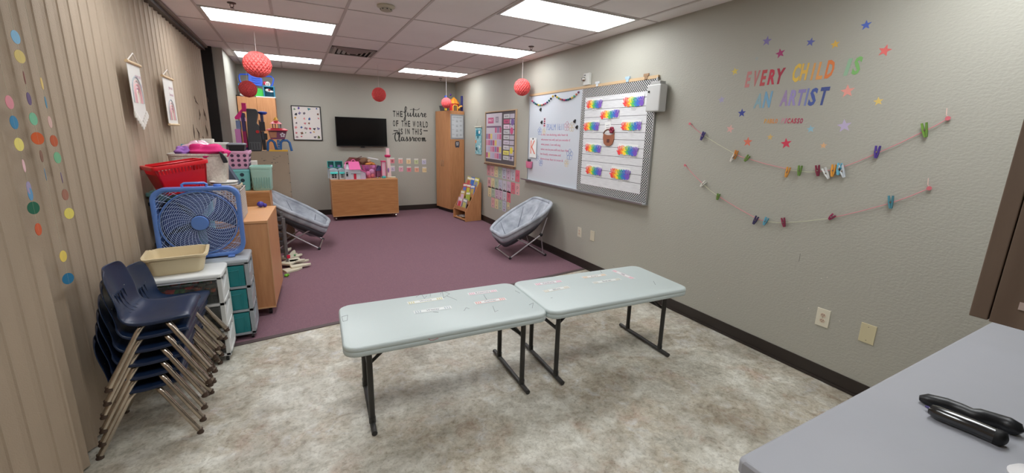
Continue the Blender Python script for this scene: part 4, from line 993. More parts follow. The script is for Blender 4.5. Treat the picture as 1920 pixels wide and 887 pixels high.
# teal pocket chart
y, z = RWpx(897, 238, RX-.012); yb3, zb3 = RWpx(896, 289, RX-.012)
r = root('pocket_chart', (RX-.01, y, zb3), 'teal patterned hanging banner between the wardrobe and the calendar board', 'hanging banner')
Wd = .30; H = z-zb3
g = G(RWM(y, zb3, .004)); g.box(-Wd/2, Wd/2, 0, H, 0, .008); obj('cloth', g, mat('teal_pattern', (64,150,164), .8, rgb2=(190,220,222), vscale=22), r)
g = G(); g.tube([(RX-.018, y+Wd/2+.02, z), (RX-.018, y-Wd/2-.02, z)], .009, 8); obj('dowel', g, plain((214,208,190), .6), r)
g = G(); g.tube([(RX-.018, y+Wd/2-.03, z), (RX-.01, y, z+.17), (RX-.018, y-Wd/2+.03, z)], .002, 5); obj('cord', g, plain((210,206,196), .8), r)
g = G(RWM(y, zb3, .013)); g.box(-.11, .11, H-.17, H-.06, 0, .001); obj('title_panel', g, plain((34,128,150), .8), r)
g = G(RWM(y, zb3, .0145)); g.text('BE KIND', -.09, H-.13, .04, wid=.18, depth=.0006); obj('lettering', g, plain((14,84,108), .8), r)
for k, (a, b, rgb) in enumerate(((-.12,.24,(222,150,110)), (-.02,.33,(60,110,120)), (.06,.14,(210,226,226)), (-.08,.10,(50,80,90)), (.05,.42,(230,232,228)))):
    g = G(RWM(y, zb3, .013)); g.prism([(a+.04*math.cos(t*PI/4), b+.035*math.sin(t*PI/4)) for t in range(8)], 0, .001+.0003*k); obj('picture', g, plain(rgb, .8), r)

# magazine rack
RK = T(2.985, 7.53, 0, math.radians(-83))   # local x = along the rack width, local -y = front
r = root('book_rack', (2.985, 7.53, 0), 'sloped light wood book rack standing by the wardrobe', 'book rack')
Wr = .50; 
for s in (-1, 1):
    g = G(RK); x = s*Wr/2; L = [(-.22,.0),(.13,.0),(.13,.74),(.09,.76),(-.20,.22),(-.22,.19)]
    g.loft([[(x-.009, a, b) for a, b in L], [(x+.009, a, b) for a, b in L]]); obj('side_panel', g, M_wood, r, bev=.002)
g = G(RK); g.box(-Wr/2+.01, Wr/2-.01, -.215, .12, .02, .038); obj('bottom_shelf', g, M_wood, r)
g = G(RK); g.box(-Wr/2+.01, Wr/2-.01, .115, .125, .02, .75); obj('back_panel', g, M_wood, r)
for k in range(4):
    g = G(RK); z = .19+.135*k; y = -.19+.072*k
    g.box(-Wr/2+.01, Wr/2-.01, y-.012, y, z, z+.075); g.box(-Wr/2+.01, Wr/2-.01, y, .115, z, z+.010); obj('tier', g, M_wood, r)
covers = [(0,-.12,(222,182,206)),(0,.08,(150,150,160)),(1,-.13,(200,170,90)),(1,.10,(176,186,80)),(2,-.16,(206,70,86)),(2,-.02,(196,90,90)),(2,.15,(96,126,200)),(3,-.15,(196,190,110)),(3,.0,(72,116,196)),(3,.16,(206,200,70))]
cl = ['lilac','grey','golden','olive green','red','dull red','periwinkle blue','pale yellow','bright blue','bright yellow']
tn = ['lowest','second','third','top']; sd = lambda x: 'left' if x < -.06 else ('middle' if x < .06 else 'right')
for i, (k, x, rgb) in enumerate(covers):
    z = .20+.135*k; y = -.178+.072*k; A = RK @ Matrix.Translation((x, y, z)) @ Matrix.Rotation(math.radians(-13), 4, 'X') @ Matrix.Rotation(rnd.uniform(-.12,.12), 4, 'Y')
    wp = A.translation; rb = root('picture_book', tuple(wp), '%s picture book on the %s of the %s tier of the wooden rack' % (cl[i], sd(x), tn[k]), 'book', 'picture books in the wooden rack')
    g = G(A); g.box(-.085, .085, 0, .010, .0, .23); obj('cover', g, plain(rgb, .4), rb, bev=.001)
    c2 = covers[(i*3+4) % 10][2]
    g = G(A); g.prism([(0,0)]*0 or [(.045*math.cos(t*PI/4), .045*math.sin(t*PI/4)) for t in range(8)], 0, .001) if False else g.box(-.058, .058, -.001, 0, .05, .155); obj('cover_picture', g, plain(c2, .5), rb)
    g = G(A); g.box(-.07, .07, -.001, 0, .175, .21); obj('title_band', g, plain((236,232,220), .5), rb)
for k in range(5):
    A = RK @ Matrix.Translation((-.12+.05*k, -.10, .040+.011*k)) @ Matrix.Rotation(rnd.uniform(-.4,.4), 4, 'Z')
    g = G(A); g.box(-.10, .10, -.07, .09, 0, .010); sticker('thin_book', g, plain([(216,214,210),(60,60,70),(200,196,190),(222,220,216),(150,140,140)][k], .5), 'thin book lying flat in the bottom of the rack, %s from the floor' % on_[k], 'book', 'thin books lying in the bottom of the rack')

# ---------------------------------------------------------------- back wall
r = root('television', (1.205, 8.83, 1.36), 'black flat television mounted on the back wall', 'television')
g = G(); g.box(.722, 1.688, 8.795, 8.825, 1.362, 1.925); obj('housing', g, M_blk, r, bev=.006)
g = G(); g.box(.732, 1.678, 8.7945, 8.7948, 1.377, 1.915); obj('screen', g, mat('tv_screen', (6,6,8), .12), r)
g = G(); g.box(1.165, 1.245, 8.800, 8.822, 1.340, 1.362); obj('sensor_bar', g, M_blk, r, bev=.003)
g = G(); g.box(1.05, 1.36, 8.825, BY-.001, 1.5, 1.8); obj('wall_mount', g, M_blk, r)
r = root('framed_poster', (.235, 8.87, 1.475), 'white poster of many tiny coloured drawings in a thin black frame', 'poster')
px0, px1, pz0, pz1 = .0, .475, 1.475, 2.085
g = G(); g.box(px0, px1, 8.868, 8.879, pz0, pz1); obj('print', g, plain((222,216,212), .6), r)
g = G(); f = .012
for a in ((px0-f, px0+.004, pz0-f, pz1+f), (px1-.004, px1+f, pz0-f, pz1+f), (px0, px1, pz1-.004, pz1+f), (px0, px1, pz0-f, pz0+.004)): g.box(a[0], a[1], 8.862, 8.879, a[2], a[3])
obj('frame', g, M_blk, r)
pal = [(150,120,130),(190,60,80),(60,60,70),(120,110,150),(110,100,110),(90,100,60),(200,110,120),(120,80,60),(120,150,120),(90,70,150),(200,150,80),(60,130,140),(220,140,140),(60,90,150)]
for i in range(7):
    for j in range(6):
        if rnd.random() < .12: continue
        x = px0+.05+j*.076+rnd.uniform(-.012,.012); z = pz0+.05+i*.086+rnd.uniform(-.015,.015); s = rnd.uniform(.018,.034); n = rnd.choice([5,6,7,8,10]); g = G(BWM(x, z, .0125, rnd.uniform(0,3)))
        g.prism([((s*(1 if k % 2 else rnd.uniform(.35,.8)))*math.cos(k*2*PI/n), (s*(1 if k % 2 else rnd.uniform(.4,.9)))*math.sin(k*2*PI/n)) for k in range(n)], 0, .0008); obj('drawing', g, plain(pal[(i*6+j) % 14], .7), r)
# black script decal
dq = root('wall_decal', (2.19, BY-.002, 1.46), 'black vinyl words THE future OF THE WORLD IS IN THIS Classroom on the back wall', 'wall decal')
M_vb = mat('black_vinyl', (16,16,16), .5)
def BX(px, py): p = AT(px, py, 'y', BY-.001); return p.x, p.z
def btext(t, pxl, pyb, pxr, pyt):
    x0, z0 = BX(pxl, pyb); x1, _ = BX(pxr, pyb); _, z1 = BX(pxl, pyt)
    n = len(t.replace(' ', '')); adv = (x1-x0)/(sum(.6 if c in 'I' else (.45 if c == ' ' else (1.35 if c == 'W' else 1)) for c in t)); x = x0
    for c in t:
        w_ = adv*(.6 if c == 'I' else (.45 if c == ' ' else (1.35 if c == 'W' else 1)))
        if c != ' ':
            g = G(BWM(x, z0)); ww = w_*.70 if c != 'I' else w_*.32
            g.text(c, 0, 0, z1-z0, wid=ww, depth=.0015, bold=.022); obj('letter', g, M_vb, dq)
        x += w_
btext('THE', 737, 218.5, 757, 207.5); btext('OF', 737, 236.5, 749, 225.5); btext('THE', 753, 237, 771, 226); btext('WORLD', 774, 238, 804, 227)
btext('IS', 748, 251.5, 757, 241); btext('IN', 760, 251.5, 770, 241); btext('THIS', 773, 252, 793, 241)
for (a, b) in ((738, 746), (794, 802)):
    x0, z0 = BX(a, 245); x1, _ = BX(b, 245); g = G(BWM(x0, z0)); g.box(0, x1-x0, -.010, .010, 0, .0015); obj('dash', g, M_vb, dq)
def script(strokes, X0, Z0, s):
    for st in strokes:
        pts = [Vector((a, b*.88, 0)) for a, b in st]; sm = []
        for i in range(len(pts)-1):
            p0, p1, p2, p3 = pts[max(0, i-1)], pts[i], pts[i+1], pts[min(len(pts)-1, i+2)]
            for j in range(6):
                t = j/6; sm.append(.5*((2*p1)+(p2-p0)*t+(2*p0-5*p1+4*p2-p3)*t*t+(3*p1-p0-3*p2+p3)*t*t*t))
        sm.append(pts[-1]); rad = []
        for i in range(len(sm)):
            d = (sm[min(i+1, len(sm)-1)]-sm[max(0, i-1)]); v = abs(d.y)/(d.length+1e-6); rad.append((.0045+.0060*v*(1 if d.y < 0 else .3)))
        g = G(BWM(X0, Z0, .0)); 
        L = []
        for i in range(len(sm)):
            d = (sm[min(i+1, len(sm)-1)]-sm[max(0, i-1)]).normalized(); nrm = Vector((-d.y, d.x, 0)); c = sm[i]*s
            L.append([(c+nrm*rad[i])[:2], (c-nrm*rad[i])[:2]])
        for q0, q1 in zip(L, L[1:]):
            g.poly([(q0[0][0], q0[0][1], .0012), (q0[1][0], q0[1][1], .0012), (q1[1][0], q1[1][1], .0012), (q1[0][0], q1[0][1], .0012)])
        obj('script_letter', g, M_vb, dq, solid=.0012)
# letters drawn on a unit grid, x-height 1
def off(st, dx): return [[(a+dx, b) for a, b in s_] for s_ in st]
Lf = [[(.1,.9),(.5,1.3),(.75,2.1),(.55,2.5),(.38,2.0),(.35,.8),(.32,-.7),(.15,-1.1),(.05,-.7),(.4,.0),(.7,.2)], [(-.2,1.1),(.9,1.15)]]
Lu = [[(0,.5),(.12,.95),(.12,.3),(.3,.0),(.6,.4),(.72,.95),(.7,.3),(.85,.0),(1.1,.35)]]
Lt = [[(0,.3),(.3,1.2),(.38,2.2),(.3,1.0),(.32,.2),(.5,.0),(.75,.35)], [(-.5,1.75),(.2,1.9),(1.2,1.8),(1.8,2.2)]]
Lr = [[(0,.3),(.15,.85),(.28,1.1),(.32,.8),(.6,.85),(.5,.4),(.55,.05),(.8,.25)]]
Le = [[(0,.3),(.35,.6),(.42,.95),(.2,1.0),(.08,.5),(.25,.02),(.65,.3)]]
La = [[(.55,.9),(.25,1.0),(.05,.5),(.2,.0),(.5,.4),(.6,.9),(.58,.3),(.72,.0),(.95,.3)]]
Ls = [[(0,.2),(.3,.7),(.35,1.1),(.5,.5),(.4,.0),(.05,.1)],[(.4,.02),(.75,.3)]]
Lo = [[(.35,.95),(.1,.8),(.05,.3),(.25,.0),(.5,.3),(.5,.8),(.3,.95),(.55,.75),(.8,.8)]]
Lm = [[(0,.8),(.1,.9),(.12,.0),(.2,.7),(.38,.95),(.42,.0),(.5,.7),(.68,.95),(.72,.2),(.85,.0),(1.05,.3)]]
Ll = [[(0,.2),(.35,1.2),(.4,2.0),(.25,2.1),(.15,1.0),(.15,.2),(.3,-.15),(.6,.25)]]
LC = [[(-.35,1.7),(.1,1.9),(.9,2.3),(1.0,1.9),(.8,1.7),(.9,2.3),(.4,1.9),(.2,.9),(.45,-.1),(.9,.2)]]
x0, z0 = BX(757, 218); x1, _ = BX(801, 218)
s = (x1-x0)/5.6
script(Lf+off(Lu, .85)+off(Lt, 2.0)+off(Lu, 2.75)+off(Lr, 3.95)+off(Le, 4.85), x0, z0, s)
x0, z0 = BX(739, 264); x1, _ = BX(801, 264); s = (x1-x0)/7.9
script(LC+off(Ll, 1.0)+off(La, 1.65)+off(Ls, 2.6)+off(Ls, 3.35)+off(Lr, 4.1)+off(Lo, 4.95)+off(Lo, 5.75)+off(Lm, 6.6), x0, z0, s)
# number cards on the back wall
xs = [735.5, 751, 766, 780.5, 795]; nb = [(212,120,132),(222,158,148),(224,196,150),(186,196,150),(186,184,206),(196,182,200),(216,160,176),(214,120,134),(222,160,136),(222,200,150)]
nn = ['rose pink','salmon','cream','pale green','lavender','grey lilac','pink','raspberry','peach','butter yellow']
for i in range(10):
    c = i % 5; ro = i//5; x, z = BX(xs[c]+(.8 if ro else 0), (301 if ro == 0 else 316)+.5*c); r = root('number_card', (x, BY-.002, z), '%s number card, %s from the left in the %s row on the back wall' % (nn[i], on_[c], ['upper','lower'][ro]), 'number card', 'number cards on the back wall')
    A = BWM(x, z); g = G(A); g.box(-.045, .045, -.058, .058, 0, .001); obj('card', g, plain(tuple(min(255, v+14) for v in nb[i]), .7), r)
    g = G(A); g.box(-.045, .045, .030, .058, .0, .0015); obj('header', g, plain((222,220,214), .7), r)
    g = G(A); g.text(str(i+1), -.02, -.035, .05, wid=.04 if i < 9 else .06, depth=.0005, z=.0015); obj('lettering', g, plain(tuple(int(v*.8) for v in nb[i]), .7), r)
# wardrobe side: birthday chart and monster cutout
WA = T(2.94, 8.528, 0, math.radians(-78.6))
def WSM(u, z): # on the wardrobe's near side (local +x face)
    return WA @ Matrix.Translation((.3015, u, z)) @ Matrix(((0,0,1,0),(1,0,0,0),(0,1,0,0),(0,0,0,1)))
r = root('birthday_chart', tuple(WSM(0.0, 1.79).translation), 'white birthday chart with a black striped border on the wardrobe side', 'chart')
A = WSM(.005, 1.80); W_, H_ = .325, .50
g = G(A); g.box(-W_/2, W_/2, -H_/2, H_/2, 0, .001); obj('sheet', g, plain((206,210,214), .6), r)
g = G(A)
def stripe(x, z, hor):
    if hor: g.prism([(x, z), (x+.012, z), (x+.022, z+.028), (x+.010, z+.028)], .001, .0016)
    else: g.prism([(x, z), (x+.028, z+.010), (x+.028, z+.022), (x, z+.012)], .001, .0016)
for k in range(13):
    stripe(-W_/2+.004+.0245*k, H_/2-.029, True); stripe(-W_/2+.004+.0245*k, -H_/2+.001, True)
for k in range(18): stripe(-W_/2+.001, -H_/2+.03+.0245*k, False); stripe(W_/2-.029, -H_/2+.03+.0245*k, False)
obj('border', g, plain((26,26,28), .6), r)
g = G(A); g.text('HAPPY BIRTHDAY', -.11, H_/2-.075, .028, wid=.22, depth=.0004, z=.0012); obj('lettering', g, plain((120,124,128), .6), r)
mo = ['JANUARY','FEBRUARY','MARCH','APRIL','MAY','JUNE','JULY','AUGUST','SEPTEMBER','OCTOBER','NOVEMBER','DECEMBER']
for k in range(12):
    x = -.125+.09*(k % 3); z = H_/2-.125-.095*(k//3); g = G(A); g.text(mo[k], x, z, .012, wid=.05, depth=.0004, z=.0012)
    for q in range((k*2) % 3): g.box(x, x+.05, z-.016-.014*q, z-.011-.014*q, .0012, .0016)
    obj('lettering', g, plain((96,100,104), .6), r)
r = root('monster_cutout', tuple(WSM(0, 1.44).translation), 'dark grey paper creature cutout stuck below the birthday chart', 'paper cutout')
A = WSM(.0, 1.445)
g = G(A); g.prism([(-.035,-.07),(-.05,-.04),(-.055,.01),(-.05,.05),(-.03,.075),(-.02,.062),(0,.068),(.02,.062),(.03,.075),(.05,.05),(.055,.01),(.05,-.04),(.035,-.07),(.012,-.062),(-.012,-.062)], 0, .002); obj('body', g, plain((72,72,84), .7), r)
g = G(A @ Matrix.Translation((-.014,.026,.002))); g.lathe([(.016,0),(.016,.001)], n=14); g.M = A @ Matrix.Translation((.02,.028,.002)); g.lathe([(.014,0),(.014,.001)], n=14); obj('eyes', g, plain((206,206,206), .6), r)
g = G(A); g.prism([(-.03,-.005),(.03,0),(.02,-.018),(-.02,-.02)], .002, .003); obj('mouth', g, plain((226,226,226), .6), r)

# ---------------------------------------------------------------- hangings on the partition
def PT(px, py, x=-.985): p = AT(px, py, 'x', x); return p.y, p.z
for (c, L, R, zt, zb, pointed, lb) in ((3.985, 3.85, 4.13, 2.07, 1.735, True, 'white rainbow banner with tassels hanging on the partition, nearer the camera'), (4.895, 4.73, 5.08, 2.07, 1.665, False, 'white rainbow banner with wooden bars hanging on the partition, farther one')):
    x = -.975; r = root('wall_banner', (x, c, zb), lb, 'banner', 'rainbow banners on the partition')
    W_ = (R-L)*.95; A = PTM(x, c, 0)
    g = G(A)
    if pointed: g.prism([(-W_/2, zt), (-W_/2, zb+.02), (0, zb-.06), (W_/2, zb+.02), (W_/2, zt)], 0, .003)
    else: g.prism([(-W_/2, zt), (-W_/2, zb), (W_/2, zb), (W_/2, zt)], 0, .003)
    obj('cloth', g, mat('banner_cloth', (216,212,206), .85), r)
    Mwd = mat('pale_wood', (206,178,140), .6)
    g = G(); g.tube([(x+.005, c-W_/2-.012, zt+.006), (x+.005, c+W_/2+.012, zt+.006)], .011, 10); obj('top_bar', g, Mwd, r, smooth=True)
    g = G(); g.tube([(x+.005, c-W_/2+.01, zt+.01), (x+.01, c, zt+.075), (x+.005, c+W_/2-.01, zt+.01)], .004, 6); obj('cord', g, plain((222,214,206), .8), r)
    if not pointed:
        g = G(); g.tube([(x+.005, c-W_/2-.008, zb), (x+.005, c+W_/2+.008, zb)], .010, 10); obj('bottom_bar', g, Mwd, r, smooth=True)
    else:
        for k in range(9):
            u = -W_/2+W_*k/8; zt2 = zb+.02-.08*(1-abs(u)/(W_/2)); g = G(); g.tube([(x+.003, c+u, zt2), (x+.005, c+u, zt2-.03), (x+.004, c+u, zt2-.055)], [.004,.010,.007], 7); obj('tassel', g, plain((224,218,210), .9), r, smooth=True)
    zc = zb+.09 if not pointed else zb+.12; 
    for k, (R_, rgb) in enumerate(((.105,(160,166,170)), (.085,(206,180,176)), (.065,(214,160,160)), (.045,(196,150,160)), (.027,(222,196,180)))):
        g = G(PTM(x+.0035, c, zc)); g.tube([(R_*math.cos(t*PI/12), -.05*(1 if t in (0,12) else 0)+R_*math.sin(t*PI/12)*1.25, 0) for t in range(13)], .005, 5); obj('rainbow_arc', g, plain(rgb, .8), r)
    for k in range(2):
        g = G(PTM(x+.0035, c, zt-.09-.06*k)); g.text(['you are', 'loved'][k], 0, 0, .03, wid=.13, depth=.001, align='CENTER'); 
        obj('lettering', g, plain((206,176,186), .8), r)
# circle garlands at the left edge
gar = [(2.375, [(0,190,(206,130,140)),(6,229,(40,120,160)),(14,272,(222,206,110)),(22,314,(222,180,184)),(32,357,(150,140,170)),(46,395,(24,96,70)),(54,437,(196,84,40)),(0,366,(80,140,180))]),
       (2.52, [(1,60,(120,170,200)),(11,99,(206,184,110)),(22,141,(196,150,150)),(36,183,(88,66,110)),(40,222,(110,176,140)),(56,260,(206,90,36)),(58,295,(120,80,60)),(70,330,(36,124,170)),(0,490,(222,196,90)),(0,535,(30,110,150))]),
       (2.652, [(59,153,(206,176,96)),(67,190,(60,130,160)),(72,228,(196,160,150)),(84,265,(176,80,40)),(88,298,(110,170,130)),(98,337,(150,130,180)),(105,370,(150,100,80)),(114,406,(222,206,100))])]
wh = ['nearest the left edge of the photo', 'second from the left edge of the photo', 'third from the left edge of the photo']
for gi, (yy, ds) in enumerate(gar):
    x = -.968; r = root('circle_garland', (x, yy, 2.6), 'string of coloured paper circles on the partition, %s' % wh[gi], 'garland', 'strings of coloured paper circles on the partition')
    zs_ = []
    for (px, py, rgb) in ds:
        p = AT(px, py, 'x', x); z = p.z
        if py in (366,490,535): z = AT(px, py, 'y', yy).z
        zs_.append(z); g = G(PTM(x, yy, z) @ Matrix.Rotation(rnd.uniform(-.45,.45), 4, 'Y')); g.lathe([(.026,-.0006),(.026,.0006)], n=24); obj('paper_circle', g, plain(rgb, .7), r)
    g = G(); g.tube([(x, yy, 2.66), (x, yy, min(zs_)-.03)], .0008, 4); obj('thread', g, plain((190,180,160), .8), r)
# gashes in the far part of the partition
r = root('vinyl_gash', (-1.0, 6.3, 1.75), 'cluster of dark torn creases in the far end of the partition', 'tear marks')
for (pts) in ([(364,180),(367,190),(372,196)], [(373,205),(375,215),(374,225)], [(381,204),(384,214),(387,226)], [(388,182),(391,192),(394,202)], [(362,233),(364,248),(365,260)], [(385,235),(388,245),(390,256)], [(368,240),(373,250),(374,262)], [(380,255),(382,262),(384,268)]):
    g = G(); P_ = [AT(a, b, 'x', -1.024) for a, b in pts]; g.tube(P_, [.002,.007,.002], 5); obj('crease', g, plain((92,76,64), .8), r)
# cracks and scuffs on the right wall near the outlets
r = root('wall_marks', (RX-.001, 1.6, .6), 'tiny pale chips and a dark scratch low on the right wall around the near outlet', 'scuff marks')
for (px, py) in ((1516,578),(1558,583),(1574,602),(1551,520),(1540,522),(1265,480),(1290,530),(1341,545),(1347,560)):
    y, z = RWpx(px, py, RX); g = G(RWM(y, z)); g.prism([(.004*math.cos(t), .003*math.sin(t)) for t in (0,1.3,2.6,3.9,5.2)], 0, .0006); obj('chip', g, plain((206,200,190), .7), r)
y, z = RWpx(1499, 483, RX); g = G(RWM(y, z)); g.tube([(0,.03,.0),(.002,0,0),(0,-.03,0)], .0012, 4); obj('scratch', g, plain((80,74,68), .8), r)

# ---------------------------------------------------------------- clutter behind the fan
def one(name, g, m, lb, cat, group=None, **k): return props(obj(name, g, m, **k), lb, cat, group)
def crate(cx, cy, z0, w, d, h, rgb, lb, holes=None, cat='crate', group=None, rz=0, rows=3, cols=3, Rh=.014, name='storage_crate'):
    r = root(name, (cx, cy, z0), lb, cat, group); A = T(cx, cy, 0, rz)
    g = G(A); vessel(g, w, d, h, .90, .02, .004, z0, .006, .018); obj('body', g, plain(rgb, .42), r, smooth=True)
    if holes:
        g = G(A)
        for i in range(cols):
            for j in range(rows):
                x = (i-(cols-1)/2)*w/(cols+.6); z = z0+h*(.22+.62*j/max(1, rows-1)*.85); y = -d/2*(.90+.10*(z-z0)/h)-.0015
                g.tube([(x, y+.002, z), (x, y, z)], Rh, 12)
        for i in range(cols):
            for j in range(rows):
                yy = (i-(cols-1)/2)*d/(cols+.6); z = z0+h*(.22+.62*j/max(1, rows-1)*.85); x = w/2*(.90+.10*(z-z0)/h)+.0015
                g.tube([(x-.002, yy, z), (x, yy, z)], Rh, 12)
        obj('hole', g, plain(holes, .6), r)
    return r
crate(-.875, 4.19, 0.005, .30, .33, .37, (60,66,72), 'dark grey crate on the floor, lowest behind the blue fan')
crate(-.875, 4.19, .38, .30, .33, .37, (52,62,84), 'dark blue crate in the middle of the pile behind the fan')
crate(-.875, 4.19, .76, .30, .33, .31, (40,46,66), 'crate coloured dark navy for the shade behind the blue fan, under the teal tray')  # navy puts the shade on a teal crate into its colour
crate(-.865, 4.19, 1.075, .33, .34, .07, (130,186,182), 'shallow teal tray under the red basket, its rim showing left of the fan')
crate(-.665, 3.902, .667, .12, .066, .46, (120,190,196), 'tall narrow teal bin seen through the fan grille', name='tall_bin')
crate(-.845, 4.56, .005, .34, .33, .58, (120,122,126), 'tall grey tote on the floor behind the crates')
crate(-.83, 4.56, .595, .36, .33, .575, (196,200,200), 'white tote under the woven fabric bin')
# red shopping basket
bz = 1.152
r = root('shopping_basket', (-.815, 4.06, bz), 'bright red plastic shopping basket tilted on top of the crates', 'basket')
BT = Matrix.Translation((-.812, 4.07, bz)) @ Matrix.Rotation(math.radians(29), 4, 'Z') @ Matrix.Rotation(math.radians(-8), 4, 'Y')
Mr = mat('red_plastic', (206,22,34), .3)
g = G(BT); w0, d0, h0 = .335, .25, .215
def wall(g, ax, s):
    # tapered side wall with a row of slots under the rim
    L = w0 if ax == 'x' else d0; D = d0/2 if ax == 'x' else w0/2
    def P(u, v, o=0):
        k = .78+.22*v; a = u*L/2*k; b = s*(D*k+o); return (a, b, h0*v+.0) if ax == 'x' else (b, a, h0*v+.0)
    def quad(u0, u1, v0, v1):
        g.loft([[P(u0,v0,o), P(u1,v0,o), P(u1,v1,o), P(u0,v1,o)] for o in (-.0015, .0015)])
    quad(-1, 1, .22, .74); quad(-1, 1, .0, .06)
    n = 15
    for i in range(n): 
        u = -1+2*(i+.5)/n; quad(u-.035, u+.035, .74, .93)
    for i in range(n):
        u = -1+2*(i+.5)/n; quad(u-.04, u+.04, .06, .22)
    quad(-1, -.93, .06, .93); quad(.93, 1, .06, .93)
for ax in 'xy':
    for s in (-1, 1): wall(g, ax, s)
obj('slotted_wall', g, Mr, r)
g = G(BT); g.loft([rr(w0*.78, d0*.78, .012, .0), rr(w0*.78, d0*.78, .012, .004)]); obj('bottom', g, Mr, r)
g = G(BT); g.loft([rr(w0+.004, d0+.004, .02, h0-.018), rr(w0+.03, d0+.03, .03, h0-.018), rr(w0+.034, d0+.034, .03, h0+.006), rr(w0+.03, d0+.03, .03, h0+.010), rr(w0-.006, d0-.006, .018, h0+.010), rr(w0-.006, d0-.006, .018, h0-.012)], False, False); obj('rim', g, Mr, r, smooth=True)
g = G(BT); g.tube([(-w0/2, -.06, h0+.012), (-w0/2+.05, -.085, h0+.016), (w0/2-.05, -.085, h0+.016), (w0/2, -.06, h0+.012)], .004, 6); obj('handle', g, Mr, r, smooth=True)
# woven fabric bin
r = root('fabric_bin', (-.735, 4.45, 1.175), 'off-white woven fabric bin full of clothes behind the red basket', 'fabric bin')
Mw = mat('woven_cream', (214,208,196), .95, bump=1, bscale=120, rgb2=(190,182,170), vscale=60)
A = T(-.735, 4.43, 0, math.radians(3))
g = G(A); vessel(g, .40, .32, .255, .90, .05, .010, 1.175, .004, .01); obj('body', g, Mw, r, smooth=True)
def blob(g, c, s, seed, n=18, amp=.22):
    q = random.Random(seed); ph = [q.uniform(0, 6) for _ in range(8)]; c = Vector(c)
    def f(u, v):
        a = 2*PI*u; t = .05+(PI-.1)*v
        k = 1+amp*(math.sin(3*a+ph[0])*math.sin(2*t+ph[1])+.6*math.sin(5*a+ph[2]+3*t)+.4*math.sin(7*t+ph[3]))
        return c+Vector((s[0]*k*math.sin(t)*math.cos(a), s[1]*k*math.sin(t)*math.sin(a), s[2]*k*math.cos(t)))
    g.grid(f, n*2, n)
g = G(); blob(g, (-.66, 4.38, 1.445), (.13, .12, .055), 3); one('folded_clothes', g, mat('magenta_cloth', (206,36,112), .85, bump=.4, bscale=30), 'magenta clothes heaped on top of the woven fabric bin', 'clothes', smooth=True)
g = G(); blob(g, (-.74, 4.44, 1.47), (.10, .09, .055), 5, amp=.16); one('plastic_bag', g, mat('pink_clear_bag', (214,150,176), .15, rgb2=(240,210,222), vscale=20), 'crinkled pink see-through bag beside the magenta clothes', 'plastic bag', smooth=True)
g = G(); blob(g, (-.84, 4.37, 1.44), (.055, .07, .045), 8); one('doll_clothes', g, mat('purple_cloth', (150,100,176), .85), 'purple cloth bundle at the left end of the fabric bin', 'clothes', smooth=True)
g = G(); g.box(-.87, -.80, 4.48, 4.50, 1.38, 1.50, Matrix.Rotation(.1, 3, 'Y')); one('picture_card', g, plain((96,150,170), .4), 'blue boxed toy standing up in the fabric bin beside the clothes', 'box')
g = G(); p = [AT(410,284,'y',4.24), AT(416,288,'y',4.24), AT(424,297,'y',4.24), AT(427,305,'y',4.24), AT(419,306,'y',4.24), AT(414,296,'y',4.24)]
g.loft([p, [q+Vector((0,.03,0)) for q in p]]); one('black_strap', g, plain((30,30,34), .8), 'black cloth strap hanging over the right end of the fabric bin', 'strap', bev=.004)
# white bowls and wire basket on the near cabinet
r = root('wire_basket', (-.545, 4.30, .877), 'small square wire mesh basket behind the right side of the fan', 'wire basket')
g = G(); x0, x1, y0, y1, z0, z1 = -.625, -.44, 4.12, 4.50, .879, 1.13
def wires(g, P, nu, nv):
    for i in range(nu+1): g.tube([P(i/nu, 0), P(i/nu, 1)], .0018, 4)
    for j in range(nv+1): g.tube([P(0, j/nv), P(1, j/nv)], .0018, 4)
wires(g, lambda u, v: (x0+(x1-x0)*u, y0, z0+(z1-z0)*v), 9, 13); wires(g, lambda u, v: (x1, y0+(y1-y0)*u, z0+(z1-z0)*v), 14, 13)
wires(g, lambda u, v: (x0, y0+(y1-y0)*u, z0+(z1-z0)*v), 8, 8); wires(g, lambda u, v: (x0+(x1-x0)*u, y1, z0+(z1-z0)*v), 7, 8); wires(g, lambda u, v: (x0+(x1-x0)*u, y0+(y1-y0)*v, z0), 5, 8)
obj('mesh', g, plain((206,196,190), .4), r)
g = G(); g.tube([(x0,y0,z1),(x1,y0,z1),(x1,y1,z1),(x0,y1,z1)], .005, 6, closed=True); obj('rim', g, plain((196,186,182), .4), r)
for k, (dz, lb) in enumerate(((0, 'lower white plastic bowl resting on the wire basket'), (.02, 'upper white plastic bowl nested on the lower one'))):
    g = G(T(-.56, 4.24, 1.134+dz)); g.lathe([(.045,0),(.075,.02),(.098,.046),(.102,.046),(.100,.050),(.094,.048),(.07,.024),(.04,.006)], n=28, cap0=True); one('plastic_bowl', g, plain((222,220,216), .3), lb, 'bowl', 'white plastic bowls', smooth=True)
g = G(); g.box(-.86, -.66, 3.985, 4.02, 1.146, 1.165); one('ruler', g, plain((226,206,160), .5), 'pale wooden strip lying just behind the fan handle', 'wood strip')
